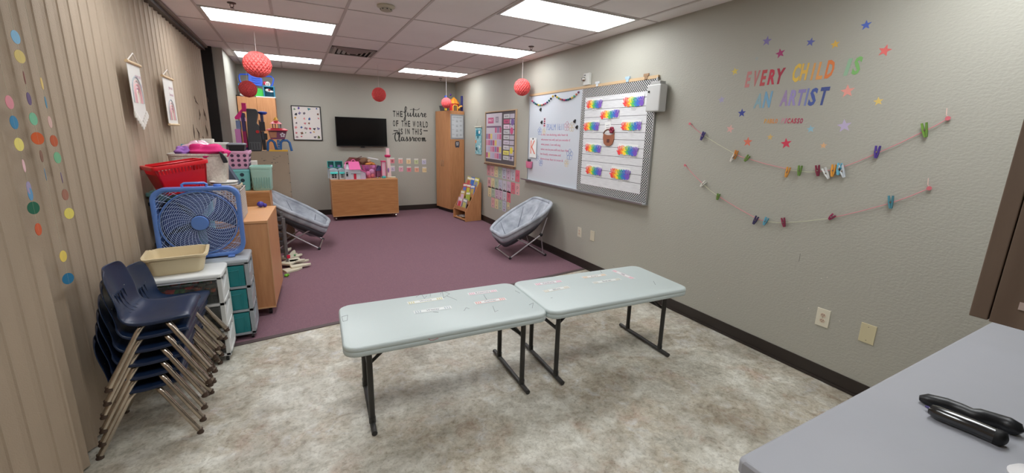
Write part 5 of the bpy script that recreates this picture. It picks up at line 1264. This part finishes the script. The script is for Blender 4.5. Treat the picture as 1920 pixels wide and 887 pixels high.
# narrow side table with beige top
r = root('side_table', (-.74, 5.03, 0), 'narrow beige-topped metal table between the two beech units', 'table')
g = G(); g.box(-.96, -.52, 4.90, 5.17, 1.06, 1.088); obj('tabletop', g, mat('beige_top', (206,190,160), .5), r, bev=.004)
for x in (-.94, -.545):
    for y in (4.925, 5.145): g = G(); g.tube([(x, y, 1.06), (x, y, .004)], .011, 8); obj('leg', g, M_alu, r, smooth=True)
g = G(); g.tube([(-.50, 4.96, 1.07), (-.49, 4.95, .95), (-.505, 4.93, .84), (-.49, 4.92, .6), (-.5, 4.92, .02)], .004, 6); one('power_cord', g, M_blk, 'thin black cord dangling beside the beige side table', 'cord', smooth=True)
r = root('binder', (-.6, 4.98, 1.09), 'slate blue wedge-shaped folder standing on the beige side table', 'folder')
p = [AT(421,304,'y',4.95), AT(448,336.5,'y',4.95), AT(421,336.5,'y',4.95)]; zz_ = 1.0895
p = [Vector((p[0].x, 4.95, p[0].z)), Vector((p[1].x, 4.95, zz_)), Vector((p[2].x-.03, 4.95, zz_))]
g = G(); g.loft([p, [q+Vector((0,.16,0)) for q in p]]); obj('cover', g, plain((72,80,98), .5), r, bev=.003)
# crates and boxes on the beech shelf unit
crate(-.575, 5.39, .987, .245, .26, .232, (126,200,202), 'light teal perforated crate under the pink one', (40,60,72), cat='crate', rows=3, cols=2, Rh=.020)
r_ = crate(-.625, 5.38, 1.222, .37, .26, .19, (222,168,200), 'lilac pink perforated crate stacked on the teal crate', (70,48,74), rows=3, cols=6, Rh=.016)
r = crate(-.350, 5.36, .987, .20, .26, .262, (166,206,192), 'pale mint slatted plastic basket right of the teal crate', name='slatted_basket', cat='basket')
for k in range(7):
    g = G(T(-.350, 5.36, 0)); x = -.07+.0235*k; g.box(x-.005, x+.005, -.128, -.119, 1.01, 1.13, Matrix.Rotation(-.05, 3, 'X')); obj('slat_opening', g, plain((118,160,148), .6), r)
g = G(); g.box(-.50, -.40, 5.54, 5.63, .988, 1.29); one('cardboard_box', g, plain((222,214,204), .6), 'white box peeking out behind the mint basket', 'box', bev=.002)
r = root('lidded_box', (-.545, 5.33, 1.415), 'black plastic box with a grey lid on the pink crate', 'box')
g = G(T(-.548, 5.33, 0)); g.loft([rr(.135, .17, .01, 1.414), rr(.15, .19, .012, 1.475)]); obj('body', g, plain((34,36,40), .4), r)
g = G(T(-.548, 5.33, 0)); g.loft([rr(.162, .2, .012, 1.476), rr(.162, .2, .012, 1.486), rr(.13, .17, .012, 1.494)]); obj('lid', g, plain((120,124,130), .35), r)
r = root('lidded_box', (-.70, 5.36, 1.415), 'white plastic box with a lid left of the black one', 'box')
g = G(T(-.70, 5.36, 0)); g.loft([rr(.12, .17, .01, 1.414), rr(.13, .19, .012, 1.478)]); obj('body', g, plain((212,212,208), .4), r)
g = G(T(-.70, 5.36, 0)); g.loft([rr(.142, .2, .012, 1.479), rr(.142, .2, .012, 1.496)]); obj('lid', g, plain((224,224,220), .35), r)
g = G(T(-.82, 5.42, 0, .2)); g.loft([rr(.11, .15, .01, 1.40), rr(.12, .16, .012, 1.53)]); one('carton', g, plain((214,210,200), .6), 'tall cream carton leaning at the left of the white lidded box', 'box')
g = G(T(-.35, 4.76, 0)); g.ball((0,0,.908), .03, 12, (1.1,1,1)); g.ball((.035,.01,.895), .02, 10); one('toy_ball', g, plain((62,52,150), .35), 'small blue and violet toy on the near beech cabinet', 'toy', smooth=True)

# ---------------------------------------------------------------- toy playsets on the tan cabinet
def Y(px, py, y=7.1): return AT(px, py, 'y', y)
zt = 1.335
def pbox(g, px0, py0, px1, py1, y0, dep, y=7.1, zmin=None):
    a, b = Y(px0, py0, y), Y(px1, py1, y); z0 = b.z if zmin is None else zmin; g.box(a.x, b.x, y0, y0+dep, z0, a.z); return g
r = root('doll_castle', (-.64, 7.1, zt), 'tall pink and purple toy castle left of the dark toy tower', 'toy castle')
P_ = plain((226,24,132), .35); LP = plain((206,130,190), .4); NV = plain((62,46,104), .4)
g = G(); pbox(g, 452, 212, 466, 281, 7.02, .16, zmin=zt+.002); obj('tower', g, NV, r, bev=.003)
g = G(); pbox(g, 441.5, 242, 456.5, 281, 7.0, .14, zmin=zt+.002); obj('lower_wall', g, LP, r, bev=.003)
g = G(); pbox(g, 443, 226, 453, 242, 7.0, .12); obj('upper_wall', g, plain((120,136,176), .4), r)
g = G(); pbox(g, 453.5, 193.5, 463, 209.5, 7.0, .10); obj('top_roof', g, P_, r, bev=.003)
g = G(); a = [Y(455,204), Y(441.5,220), Y(442.5,224), Y(452,223), Y(454,216)]; g.loft([[p+Vector((0,-.1,0)) for p in a], [p+Vector((0,.03,0)) for p in a]]); obj('sloping_roof', g, P_, r)
g = G(); pbox(g, 456, 246, 466, 276, 6.985, .03); obj('arched_room', g, plain((150,20,84), .4), r, bev=.003)
for (px, py) in ((452,225),(461,225)): g = G(); pbox(g, px-1, py-4, px+2, py+2.5, 6.99, .03); obj('balcony', g, plain((222,170,206), .4), r, bev=.002)
g = G(); pbox(g, 440, 279, 462, 281.5, 6.97, .22, zmin=zt+.001); obj('base', g, plain((140,60,170), .4), r)
r = root('toy_tower', (-.47, 7.1, zt), 'dark grey toy tower with a blue disc, between castle and red-roofed playset', 'toy tower')
DG = plain((66,68,72), .5)
g = G(); a = [Y(463,204), Y(480,205), Y(484,210), Y(481,231), Y(487,238), Y(492,262), Y(491,283), Y(467,283), Y(465,240)]
a[6].z = a[7].z = zt+.002; g.loft([[p+Vector((0,-.10,0)) for p in a], [p+Vector((0,.10,0)) for p in a]]); obj('shell', g, DG, r, bev=.004)
g = G(); pbox(g, 468, 266, 491, 281, 6.985, .03); obj('garage_door', g, plain((84,86,90), .5), r, bev=.002)
for k in range(4): g = G(); pbox(g, 470+5*k, 268, 472.5+5*k, 279, 6.98, .006); obj('rib', g, plain((54,56,60), .5), r)
g = G(); c = Y(492,211); g.lathe([(.035,c.z-.03),(.058,c.z-.008),(.058,c.z+.006),(.03,c.z+.016)], (c.x,c.y,0), 18); obj('disc', g, plain((36,76,176), .3), r, smooth=True)
for (x0_, y0_, x1_, y1_, rgb) in ((488,215,495,230,(52,50,84)), (486,228,498,246,(40,36,44)), (484,244,490,252,(150,30,40)), (490,246,497,262,(56,58,66)), (494,250,502,262,(34,34,38)), (485,225,489,236,(120,90,80)), (492,262,500,281,(26,26,30))):
    g = G(); pbox(g, x0_, y0_, x1_, y1_, 7.03, .08); obj('machine_part', g, plain(rgb, .45), r, bev=.006)
g = G(); c = Y(484,247); g.tube([(c.x,6.985,c.z),(c.x,7.0,c.z)], .022, 12); obj('wheel', g, plain((190,40,44), .4), r)
r = root('pagoda_playset', (-.2, 7.1, zt), 'red-roofed toy house on blue arched legs at the right of the tan cabinet', 'toy house')
BL = plain((48,104,168), .4); CR = plain((222,64,84), .4)
for (xa, xb) in ((501, 519), (525, 547)):
    g = G(); A_, B_ = Y(xa, 281), Y(xb, 281); zr = Y(xa, 263).z
    g.tube([(A_.x+.01, 7.06, zt+.004), (A_.x+.02, 7.06, zr-.03), (A_.x+.05, 7.06, zr), (B_.x-.05, 7.06, zr), (B_.x-.02, 7.06, zr-.03), (B_.x, 7.06, zt+.004)], .017, 8); obj('arched_leg', g, BL, r, smooth=True)
g = G(); pbox(g, 519, 262, 526, 281, 7.03, .06, zmin=zt+.002); obj('ladder_post', g, plain((70,110,160), .4), r, bev=.004)
for k in range(3): g = G(); pbox(g, 520, 267+4.5*k, 525, 269+4.5*k, 7.02, .01); obj('rung', g, plain((120,140,176), .4), r)
g = G(); a = [Y(503,245), Y(538,245), Y(534,261), Y(508,261)]; g.loft([[p+Vector((0,-.07,0)) for p in a], [p+Vector((0,.09,0)) for p in a]]); obj('room', g, plain((122,64,96), .4), r)
g = G(); a = [Y(505,247), Y(519,247), Y(519,258), Y(508,258)]; g.loft([[p+Vector((0,-.075,0)) for p in a], [p+Vector((0,-.071,0)) for p in a]]); obj('opening', g, plain((176,120,90), .5), r)
g = G(); a = Y(500,244.5); b = Y(540,246); c0 = Y(507,240); c1 = Y(533,241)
g.loft([[(a.x,6.98,a.z),(b.x,6.98,a.z),(b.x,7.22,a.z),(a.x,7.22,a.z)],[(a.x,6.98,a.z+.012),(b.x,6.98,a.z+.012),(b.x,7.22,a.z+.012),(a.x,7.22,a.z+.012)],[(c0.x,7.04,c0.z),(c1.x,7.04,c0.z),(c1.x,7.16,c0.z),(c0.x,7.16,c0.z)]]); obj('roof', g, CR, r, bev=.003)
for px in (510, 515, 525): g = G(); pbox(g, px, 232, px+2.6, 240, 7.07, .03); obj('pillar', g, plain((110,72,96), .4), r)
g = G(); a = Y(506,232); b = Y(529,232); c = Y(517.5,227); g.loft([[(a.x,7.02,a.z),(b.x,7.02,a.z),(b.x,7.17,a.z),(a.x,7.17,a.z)],[(c.x-.03,7.08,c.z),(c.x+.03,7.08,c.z),(c.x+.03,7.11,c.z),(c.x-.03,7.11,c.z)]]); obj('upper_roof', g, CR, r)
g = G(); c = Y(517,224); g.lathe([(.028,c.z-.012),(.034,c.z-.004),(.022,c.z+.008),(.014,c.z+.03),(.004,c.z+.036)], (c.x,7.09,0), 14); obj('finial', g, plain((232,176,50), .4), r, smooth=True)
c = Y(530,253); g = G(Matrix.Translation((c.x, 7.025, c.z)) @ Matrix.Rotation(PI/2, 4, 'X'))
for k in range(5): a_ = k*2*PI/5+PI/2; g.prism([(.022*math.cos(a_)+.013*math.cos(t*PI/4), .022*math.sin(a_)+.013*math.sin(t*PI/4)) for t in range(8)], 0, .004)
obj('flower_mark', g, plain((224,216,226), .5), r)
g = G(); pbox(g, 505, 280.5, 540, 282.5, 7.0, .12, zmin=zt+.0005); obj('base', g, plain((226,176,60), .4), r)

# blue playset on the tall left cabinet
zt = 2.175; yy = 8.42
def Q(px, py): return AT(px, py, 'y', yy)
r = root('rescue_playset', (-.47, yy, zt), 'bright blue toy playset with looped rails on the tall left cabinet', 'toy playset')
BB = plain((52,96,214), .35)
g = G(); a = [Q(465,136), Q(478,139), Q(492,148), Q(492,162), Q(466,158)]; g.loft([a, [p+Vector((0,.05,0)) for p in a]]); obj('blue_panel', g, BB, r, bev=.003)
for k in range(3): g = G(); g.tube([Q(472,146+4*k)+Vector((0,-.002,0)), Q(480,148+4*k)+Vector((0,-.002,0)), Q(488,147.5+4*k)+Vector((0,-.002,0))], .004, 5); obj('groove', g, plain((34,64,160), .4), r)
for pts in ([(466,139),(450,139),(448,142),(449,150),(454,158)], [(494,143),(508,143),(513,148),(511,158),(507,163)]):
    g = G(); g.tube([Q(*p)+Vector((0,.02,0)) for p in pts], .013, 8); obj('looped_rail', g, BB, r, smooth=True)
g = G(); a = Q(446,156); b = Q(466,158); g.box(a.x, b.x, yy, yy+.1, a.z-.03, a.z); obj('platform', g, plain((44,110,176), .4), r, bev=.003)
g = G(); a = Q(450,158); g.box(a.x, a.x+.03, yy+.02, yy+.06, zt+.004, a.z-.03); obj('platform_post', g, plain((44,110,176), .4), r)
g = G(); a = Q(492.5,160.5); b = Q(516,179); f = .018
g.box(a.x, b.x, yy-.02, yy+.14, a.z-f, a.z); g.box(a.x, a.x+f, yy-.02, yy+.14, zt+.02, a.z-f); g.box(b.x-f, b.x, yy-.02, yy+.14, zt+.02, a.z-f); g.box(a.x, b.x, yy+.13, yy+.14, zt+.02, a.z)
obj('teal_booth', g, plain((38,122,150), .4), r, bev=.002)
g = G(); a2 = Q(505,170); g.ball((a2.x-.02,yy+.02,a2.z+.005), .034, 10, (1.3,.6,.8)); g.ball((a2.x+.025,yy+.02,a2.z-.012), .026, 10, (1.7,.5,.6)); obj('white_figure', g, plain((226,224,222), .5), r, smooth=True)
g = G(); g.ball((a2.x,yy+.0,a2.z+.012), .018, 8, (1.2,.7,.8)); obj('red_cap', g, plain((150,28,36), .5), r, smooth=True)
g = G(); c = Q(487,177); g.tube([(c.x, yy+.05, zt+.02), (c.x, yy+.11, zt+.02)], .001, 4); g.b.clear()
g = G(Matrix.Translation((c.x, yy+.04, zt+.018)) @ Matrix.Rotation(PI/2, 4, 'X')); g.prism([(.075*math.cos(t*PI/12), .135*math.sin(t*PI/12)) for t in range(13)], -.03, .03); obj('green_dome', g, plain((60,186,70), .45), r)
g = G(); a = Q(480,177.5); b = Q(517,180); g.box(a.x, b.x, yy-.04, yy+.16, zt+.001, zt+.018); obj('base', g, plain((206,214,218), .4), r, bev=.002)
g = G(); c = Q(497,156); g.ball((c.x, yy, c.z), .03, 10, (1,.5,1)); obj('red_knob', g, plain((190,40,80), .4), r, smooth=True)
g = G(); c = Q(502,157); g.tube([(c.x+.028*math.cos(t*PI/8), yy-.01, c.z-.01+.034*math.sin(t*PI/8)) for t in range(16)], .009, 6, closed=True); g.tube([(c.x, yy-.01, c.z+.02), (c.x, yy-.01, c.z-.03)], .006, 5); obj('white_badge', g, plain((226,226,226), .4), r, smooth=True)
g = G(); a = Q(437,174); b = Q(449,176); g.box(a.x, b.x, yy-.03, yy+.04, zt+.001, zt+.022); one('remote', g, M_blk, 'flat black object at the left edge of the tall left cabinet top', 'device', bev=.004)
g = G(); c = Q(450.5,176); g.ball((c.x+.03, yy-.05, zt+.025), .028, 9, (1.3,1,.85)); one('crumpled_paper', g, M_paper, 'crumpled white paper beside the blue playset', 'paper')

# ---------------------------------------------------------------- toys on the low cabinet
zt = .772
def V_(px): return AT(px, 325, 'y', 8.30).x
r = root('cottage_playset', (.67, 8.35, zt), 'twin white toy cottages with teal awnings at the left end', 'toy house')
WH = plain((206,210,214), .4); TE = plain((74,190,182), .4)
for (a, b) in ((618, 633.5), (635, 646)):
    x0, x1 = V_(a), V_(b); g = G(); g.box(x0, x1, 8.24, 8.42, zt+.001, zt+.16); obj('wall', g, WH, r, bev=.002)
    g = G(); xm = (x0+x1)/2; g.loft([[(x0-.005, y, zt+.16), (x1+.005, y, zt+.16), (x1-.01, y, zt+.185), (xm, y, zt+.20), (x0+.01, y, zt+.185)] for y in (8.235, 8.425)]); obj('roof', g, plain((186,196,206), .4), r)
    g = G(); g.loft([[(x, 8.24, zt+.14), (x, 8.205, zt+.115), (x, 8.205, zt+.105), (x, 8.24, zt+.112)] for x in (x0+.008, x1-.008)]); obj('awning', g, TE, r)
    g = G(); g.box(x0+.035, x1-.03, 8.237, 8.2395, zt+.03, zt+.10); w_ = obj('window', g, plain((26,28,34), .3), r)
    g = G(); xc = (x0+.035+x1-.03)/2; g.box(xc-.004, xc+.004, 8.235, 8.237, zt+.03, zt+.10); g.box(x0+.035, x1-.03, 8.235, 8.237, zt+.061, zt+.068); obj('muntin', g, WH, w_)
r = root('toy_room', (.67, 8.52, zt), 'two open teal rooms standing behind the twin toy cottages', 'toy house')
for (a, b) in ((616, 629), (630, 645)):
    x0, x1 = V_(a), V_(b); g = G(); z0, z1 = zt+.20, zt+.325
    g.box(x0, x1, 8.50, 8.56, zt+.002, z0); obj('lower_box', g, plain((190,200,206), .5), r)
    g = G(); g.box(x0, x1, 8.50, 8.515, z0, z1); obj('room_back', g, plain((28,104,100), .5), r); 
    g = G(); g.box(x0, x0+.008, 8.46, 8.51, z0, z1); g.box(x1-.008, x1, 8.46, 8.51, z0, z1); g.box(x0, x1, 8.46, 8.51, z1-.008, z1); g.box(x0, x1, 8.46, 8.51, z0, z0+.008); obj('room_frame', g, TE, r)
    g = G(); g.box((x0+x1)/2-.02, (x0+x1)/2+.03, 8.47, 8.495, z0+.008, z0+.05); obj('furniture', g, plain((130,110,160), .5), r)
r = root('doll_house', (.97, 8.33, zt), 'white doll house with a bright pink roof and carrying handle', 'doll house')
x0, x1, x2, x3 = V_(646), V_(656), V_(675), V_(684); PK = plain((236,110,170), .4)
g = G(); g.box(x1, x2, 8.20, 8.40, zt+.001, zt+.185); obj('main_wall', g, WH, r, bev=.002)
g = G(); g.loft([[(x, 8.20, zt+.001), (x, 8.38, zt+.001), (x, 8.38, zt+.19), (x, 8.29, zt+.275), (x, 8.20, zt+.19)] for x in (x0, x1)]); obj('left_gable', g, plain((196,200,206), .4), r)
g = G(); g.loft([[(x1-.02, 8.18, zt+.18), (x2+.008, 8.18, zt+.18), (x2+.008, 8.42, zt+.18), (x1-.02, 8.42, zt+.18)], [(x1-.015, 8.27, zt+.325), (x2-.015, 8.27, zt+.325), (x2-.015, 8.33, zt+.325), (x1-.015, 8.33, zt+.325)]]); obj('roof', g, PK, r, bev=.004)
g = G(); g.tube([(x0+.0, 8.19, zt+.20), (x0+.025, 8.27, zt+.31), (x1, 8.28, zt+.325)], .009, 6); obj('roof_edge', g, PK, r, smooth=True)
g = G(); xm = (x1+x2)/2-.02; g.tube([(xm+.035*math.cos(t*PI/8), 8.30, zt+.322+.036*math.sin(t*PI/8)) for t in range(9)], .009, 7); obj('handle', g, PK, r, smooth=True)
g = G(); g.box(x1+.055, x1+.10, 8.194, 8.199, zt+.004, zt+.105); d_ = obj('door', g, plain((196,32,60), .4), r)
g = G(); g.box(x1+.01, x2-.01, 8.19, 8.205, zt+.11, zt+.118); obj('porch_rail', g, plain((178,182,190), .4), r)
g = G(); g.box(x0+.02, x0+.05, 8.194, 8.199, zt+.06, zt+.11); g.box(x0+.02, x0+.05, 8.194, 8.199, zt+.12, zt+.135); obj('window', g, plain((34,34,40), .3), r)
g = G(); g.loft([[(x2+.002, 8.20, zt+.001), (x3, 8.20, zt+.001), (x3, 8.20, zt+.12), (x2+.002, 8.20, zt+.16)], [(x2+.002, 8.36, zt+.001), (x3, 8.36, zt+.001), (x3, 8.36, zt+.12), (x2+.002, 8.36, zt+.16)]]); obj('side_room', g, plain((204,190,206), .4), r)
g = G(); g.loft([[(x2, 8.19, zt+.165), (x3+.006, 8.19, zt+.122), (x3+.006, 8.19, zt+.134), (x2, 8.19, zt+.18)], [(x2, 8.37, zt+.165), (x3+.006, 8.37, zt+.122), (x3+.006, 8.37, zt+.134), (x2, 8.37, zt+.18)]]); obj('side_roof', g, PK, r)
g = G(); g.box(x0+.02, x3+.01, 8.19, 8.42, zt+.0003, zt+.003); obj('base', g, plain((196,80,170), .4), r)
# pink basket of soft toys and the heap on it
r = root('toy_basket', (1.26, 8.45, zt), 'magenta see-through basket stuffed with soft toys', 'basket')
g = G(T(1.255, 8.47, 0)); vessel(g, .27, .20, .25, .86, .04, .004, zt+.001, .005, .01); obj('body', g, mat('magenta_mesh', (176,84,136), .5, rgb2=(206,130,170), vscale=30), r, smooth=True)
for i, (x, z, R_, rgb) in enumerate(((1.22,.86,.045,(214,120,160)), (1.29,.90,.05,(200,140,180)), (1.30,.82,.035,(206,110,120)), (1.20,.96,.04,(150,70,130)), (1.32,.98,.04,(190,110,160)), (1.23,.80,.035,(190,90,110)))):
    g = G(); g.ball((x, 8.362, z), R_, 12, (1,.35,1)); one('soft_toy', g, plain(rgb, .85), ['pink soft toy at the left of the magenta basket', 'lilac soft toy in the middle of the magenta basket', 'coral soft toy low right against the magenta basket', 'plum soft toy high left on the magenta basket', 'mauve soft toy high right on the magenta basket', 'dusty red soft toy low on the magenta basket'][i], 'soft toy', 'soft toys in the magenta basket', smooth=True)
g = G(); blob(g, (1.17, 8.47, 1.09), (.085, .07, .07), 11, amp=.1); one('plush_animal', g, mat('brown_plush', (122,88,66), .95, bump=.6, bscale=60), 'brown plush heaped on top of the toy pile', 'soft toy', smooth=True)
g = G(); g.ball((1.255, 8.42, 1.10), .032, 10); one('toy_doll', g, plain((206,170,140), .6), 'small tan doll head in the toy pile', 'doll', smooth=True)
g = G(); blob(g, (1.27, 8.44, 1.045), (.08, .05, .03), 12); one('orange_toy', g, plain((222,146,70), .6), 'orange toy lying in the top of the magenta basket', 'toy', smooth=True)
g = G(); g.box(1.24, 1.43, 8.38, 8.52, 1.135, 1.15, Matrix.Rotation(.20, 3, 'Y')); one('box_cover', g, plain((226,228,230), .3), 'white tilted box lid topping the toy pile', 'lid', bev=.006)
r = root('toy_stable', (.98, 8.60, zt), 'dark red gable-roofed toy house behind the doll house', 'toy house')
g = G(); g.box(.84, 1.10, 8.50, 8.68, zt+.001, zt+.25); obj('wall', g, plain((150,60,70), .5), r)
g = G(); g.loft([[(.82, y, zt+.25), (1.14, y, zt+.25), (1.12, y, zt+.37), (.93, y, zt+.385)] for y in (8.48, 8.70)]); obj('roof', g, plain((126,60,58), .5), r)
g = G(); g.loft([[(.83, y, zt+.27), (1.13, y, zt+.405), (1.13, y, zt+.42), (.83, y, zt+.285)] for y in (8.46, 8.48)]); obj('roof_board', g, plain((96,62,52), .5), r)
r = root('small_playhouse', (1.44, 8.42, zt), 'small violet-roofed toy house between the basket and pink pillars', 'toy house')
g = G(); g.box(1.38, 1.47, 8.36, 8.48, zt+.03, zt+.14); g.box(1.385, 1.395, 8.36, 8.37, zt+.001, zt+.03); g.box(1.455, 1.465, 8.36, 8.37, zt+.001, zt+.03); g.box(1.385, 1.465, 8.46, 8.47, zt+.001, zt+.03); obj('wall', g, plain((150,84,120), .5), r)
g = G(); g.loft([[(1.36, y, zt+.14), (1.49, y, zt+.14), (1.46, y, zt+.23), (1.43, y, zt+.24)] for y in (8.34, 8.50)]); obj('roof', g, plain((76,66,116), .5), r)
r = root('pink_pillar', (1.505, 8.30, zt), 'short pink toy pillar with a round teal foot', 'toy tower')
g = G(); g.box(1.465, 1.535, 8.28, 8.34, zt+.045, zt+.315); obj('column', g, plain((232,190,206), .4), r, bev=.004)
g = G(); g.box(1.455, 1.467, 8.27, 8.30, zt+.045, zt+.315); g.box(1.533, 1.545, 8.27, 8.30, zt+.045, zt+.315); obj('edge_strip', g, plain((196,80,120), .4), r)
g = G(); g.box(1.455, 1.545, 8.265, 8.35, zt+.315, zt+.34); obj('cap', g, plain((206,70,110), .4), r, bev=.003)
g = G(T(1.50, 8.30, 0)); g.lathe([(.036,zt+.001),(.042,zt+.012),(.036,zt+.035),(.028,zt+.046)], n=20); obj('foot', g, plain((56,170,170), .4), r, smooth=True)
r = root('pink_tower', (1.62, 8.36, zt), 'tall thin pale pink toy tower with a magenta collar, right end', 'toy tower')
g = G(); g.loft([[(1.575-.005*0, 8.34, zt+.01), (1.655, 8.34, zt+.01), (1.655, 8.40, zt+.01), (1.575, 8.40, zt+.01)], [(1.580, 8.34, zt+.40), (1.640, 8.34, zt+.40), (1.640, 8.40, zt+.40), (1.580, 8.40, zt+.40)]]); obj('lower_shaft', g, plain((240,214,210), .4), r, bev=.003)
g = G(); g.box(1.575, 1.630, 8.34, 8.40, zt+.44, zt+.575); obj('upper_shaft', g, plain((240,196,204), .4), r, bev=.003)
g = G(T(1.60, 8.37, 0)); g.lathe([(.04,zt+.40),(.058,zt+.415),(.058,zt+.445),(.04,zt+.45)], n=18); obj('collar', g, plain((214,50,110), .4), r, smooth=True)
g = G(); g.tube([(1.57, 8.32, zt+.012), (1.62, 8.30, zt+.014), (1.68, 8.30, zt+.014), (1.725, 8.32, zt+.012)], .012, 8); obj('curved_base', g, plain((222,216,190), .4), r, smooth=True)
g = G(); g.ball((1.60, 8.33, zt+.15), .022, 8, (.8,.5,2.2)); obj('figure', g, plain((170,130,190), .5), r, smooth=True)
r = root('toy_food', (1.40, 8.26, zt), 'small tan and grey toy pieces in front of the violet-roofed house', 'toy')
for k in range(4): g = G(); g.ball((1.35+.03*k, 8.27, zt+.014), .013, 8); obj('piece', g, plain([(176,140,100),(150,150,156),(206,160,100),(130,110,120)][k], .6), r, smooth=True)

# ---------------------------------------------------------------- toys on the wardrobe
zt = 2.12; yy = 8.40
r = root('storage_tray', (2.79, 8.5, zt), 'dark tray with yellow pieces at the left of the wardrobe top', 'tray')
a, b = AT(815,200,'y',8.55), AT(830,200,'y',8.5)
g = G(T(2.82, 8.53, 0, math.radians(11))); vessel(g, .12, .22, .10, .85, .02, .003, zt+.001, .004, .01); obj('body', g, plain((84,86,92), .5), r, smooth=True)
g = G(); g.box(2.775, 2.82, 8.33, 8.38, zt+.001, zt+.055); obj('yellow_block', g, plain((206,180,60), .5), r, bev=.004)
r = root('circus_playset', (2.98, 8.45, zt), 'orange and red toy tent with blue posts on the wardrobe', 'toy playset')
cx, cy = AT(851,190,'y',yy).x, yy
g = G(T(cx, cy, 0))
n = 14; g.lathe([(.118,zt+.145),(.06,zt+.235),(.03,zt+.255),(.015,zt+.275)], n=n); obj('tent_roof', g, plain((236,160,50), .4), r)
for k in range(7):
    a0 = k*2*PI/7; g = G(T(cx, cy, 0)); 
    g.loft([[((.119)*math.cos(a0+t), (.119)*math.sin(a0+t), zt+.1455) for t in (0, .14)] + [((.061)*math.cos(a0+t), (.061)*math.sin(a0+t), zt+.2355) for t in (.14, 0)], [((.121)*math.cos(a0+t), (.121)*math.sin(a0+t), zt+.1475) for t in (0, .14)] + [((.063)*math.cos(a0+t), (.063)*math.sin(a0+t), zt+.2375) for t in (.14, 0)]]); obj('roof_stripe', g, plain((222,96,40), .4), r)
g = G(T(cx, cy, 0)); g.lathe([(.095,zt+.002),(.10,zt+.145)], n=16); obj('drum_wall', g, plain((206,50,46), .4), r, smooth=True)
g = G(T(cx, cy, 0)); g.box(-.045, .03, -.108, -.08, zt+.004, zt+.10); obj('doorway', g, plain((120,90,60), .5), r, bev=.004)
g = G(T(cx, cy, 0)); g.tube([(-.055,-.105,zt+.005), (-.055,-.105,zt+.09), (-.035,-.105,zt+.115), (.02,-.105,zt+.115), (.04,-.105,zt+.09), (.04,-.105,zt+.005)], .010, 6); obj('door_arch', g, plain((244,190,60), .4), r, smooth=True)
g = G(T(cx, cy, 0)); g.tube([(.06,-.10,zt+.05), (.10,-.08,zt+.09), (.15,-.06,zt+.105)], [.016,.018,.02], 8); obj('yellow_slide', g, plain((244,180,90), .4), r, smooth=True)
pl = AT(836,182,'y',yy); g = G(); g.tube([(pl.x, yy, zt+.002), (pl.x, yy, pl.z+.03)], .028, 10); obj('blue_post', g, plain((44,90,196), .4), r, smooth=True)
pr = AT(866,182,'y',yy); g = G(); g.tube([(pr.x, yy, zt+.002), (pr.x, yy, pr.z+.02)], .026, 10); obj('navy_post', g, plain((40,44,120), .4), r, smooth=True)
g = G(); pr2 = AT(870,195,'y',yy); g.tube([(pr2.x-.01, yy-.04, zt+.002), (pr2.x-.01, yy-.04, pr2.z)], .012, 8); obj('dark_post', g, plain((60,40,90), .4), r, smooth=True)
g = G(); p2_ = AT(845,177,'y',yy); g.ball((p2_.x, yy, p2_.z-.01), .022, 8); obj('purple_ball', g, plain((100,70,150), .4), r, smooth=True)

# ---------------------------------------------------------------- floor toys beside the near cabinet
r = root('display_frame', (-.19, 5.55, 0), 'grey metal upright with short rungs behind the near cabinet', 'rack')
Mgm = mat('grey_metal_post', (112,112,114), .45, .3)
for (x, y, h) in ((-.19, 5.53, .61), (-.215, 5.80, .64)):
    g = G(); g.box(x-.016, x+.016, y-.012, y+.012, .004, h); obj('upright', g, Mgm, r, bev=.003)
for k in range(5):
    g = G(); z = .15+.10*k; g.tube([(-.19, 5.535, z), (-.215, 5.79, z)], .012, 8); obj('rung', g, Mgm, r, smooth=True)
    g = G(); g.box(-.262, -.205, 5.60, 5.62, z+.01, z+.065); obj('backing_plate', g, plain((70,68,72), .5), r, bev=.006)
g = G(); a = AT(541,481,'y',5.515); g.box(a.x-.018, a.x+.018, 5.505, 5.517, a.z-.022, a.z+.022); one('red_clip', g, plain((206,30,70), .4), 'red clip on the grey metal upright', 'clip', bev=.004)
Mf = plain((214,208,186), .7)
F = [((533,508),(566,501),.045),((545,503),(583,497),.030),((533,501),(560,489),.05),((536,495),(579,487),.030),((533,488),(566,479),.035),((543,496),(572,492),.03),((533,482),(557,475),.03),((547,482),(552,472),.022),((534,476),(546,470),.022)]
for i, (a, b, w_) in enumerate(F):
    A0, B0 = AT(a[0], a[1], 'z', .02), AT(b[0], b[1], 'z', .02); d = (B0-A0).normalized(); n_ = Vector((-d.y, d.x, 0)); z = .004+.020*(i % 3)
    g = G(); L = [A0-n_*w_*1.6, A0+n_*w_*1.6, A0.lerp(B0, .65)+n_*w_*1.3, B0+n_*w_*.35, B0-n_*w_*.35, A0.lerp(B0, .65)-n_*w_*1.3]
    g.loft([[(p.x, p.y, z) for p in L], [(p.x, p.y, z+.022) for p in L]]); one('wooden_block', g, Mf, 'cream tapered toy track piece on the carpet, %s in the pile from the front' % (on_+['ninth'])[i], 'toy track', 'cream toy track pieces heaped on the carpet', bev=.003)
g = G(); p = AT(537,516,'z',.02); g.ball((p.x, p.y, .018), .022, 10, (1.2,1,.8)); g.ball((p.x+.02, p.y-.01, .026), .012, 8); one('green_toy', g, plain((130,206,60), .5), 'small lime green toy lying by the near beech cabinet', 'toy', smooth=True)
g = G(); p = AT(553,480,'z',.05); g.ball((p.x, p.y, .062), .014, 8); one('green_bead', g, plain((110,170,110), .5), 'small green toy piece on top of the cream track pile', 'toy', smooth=True)
g = G(); p = AT(540,425,'y',5.9);
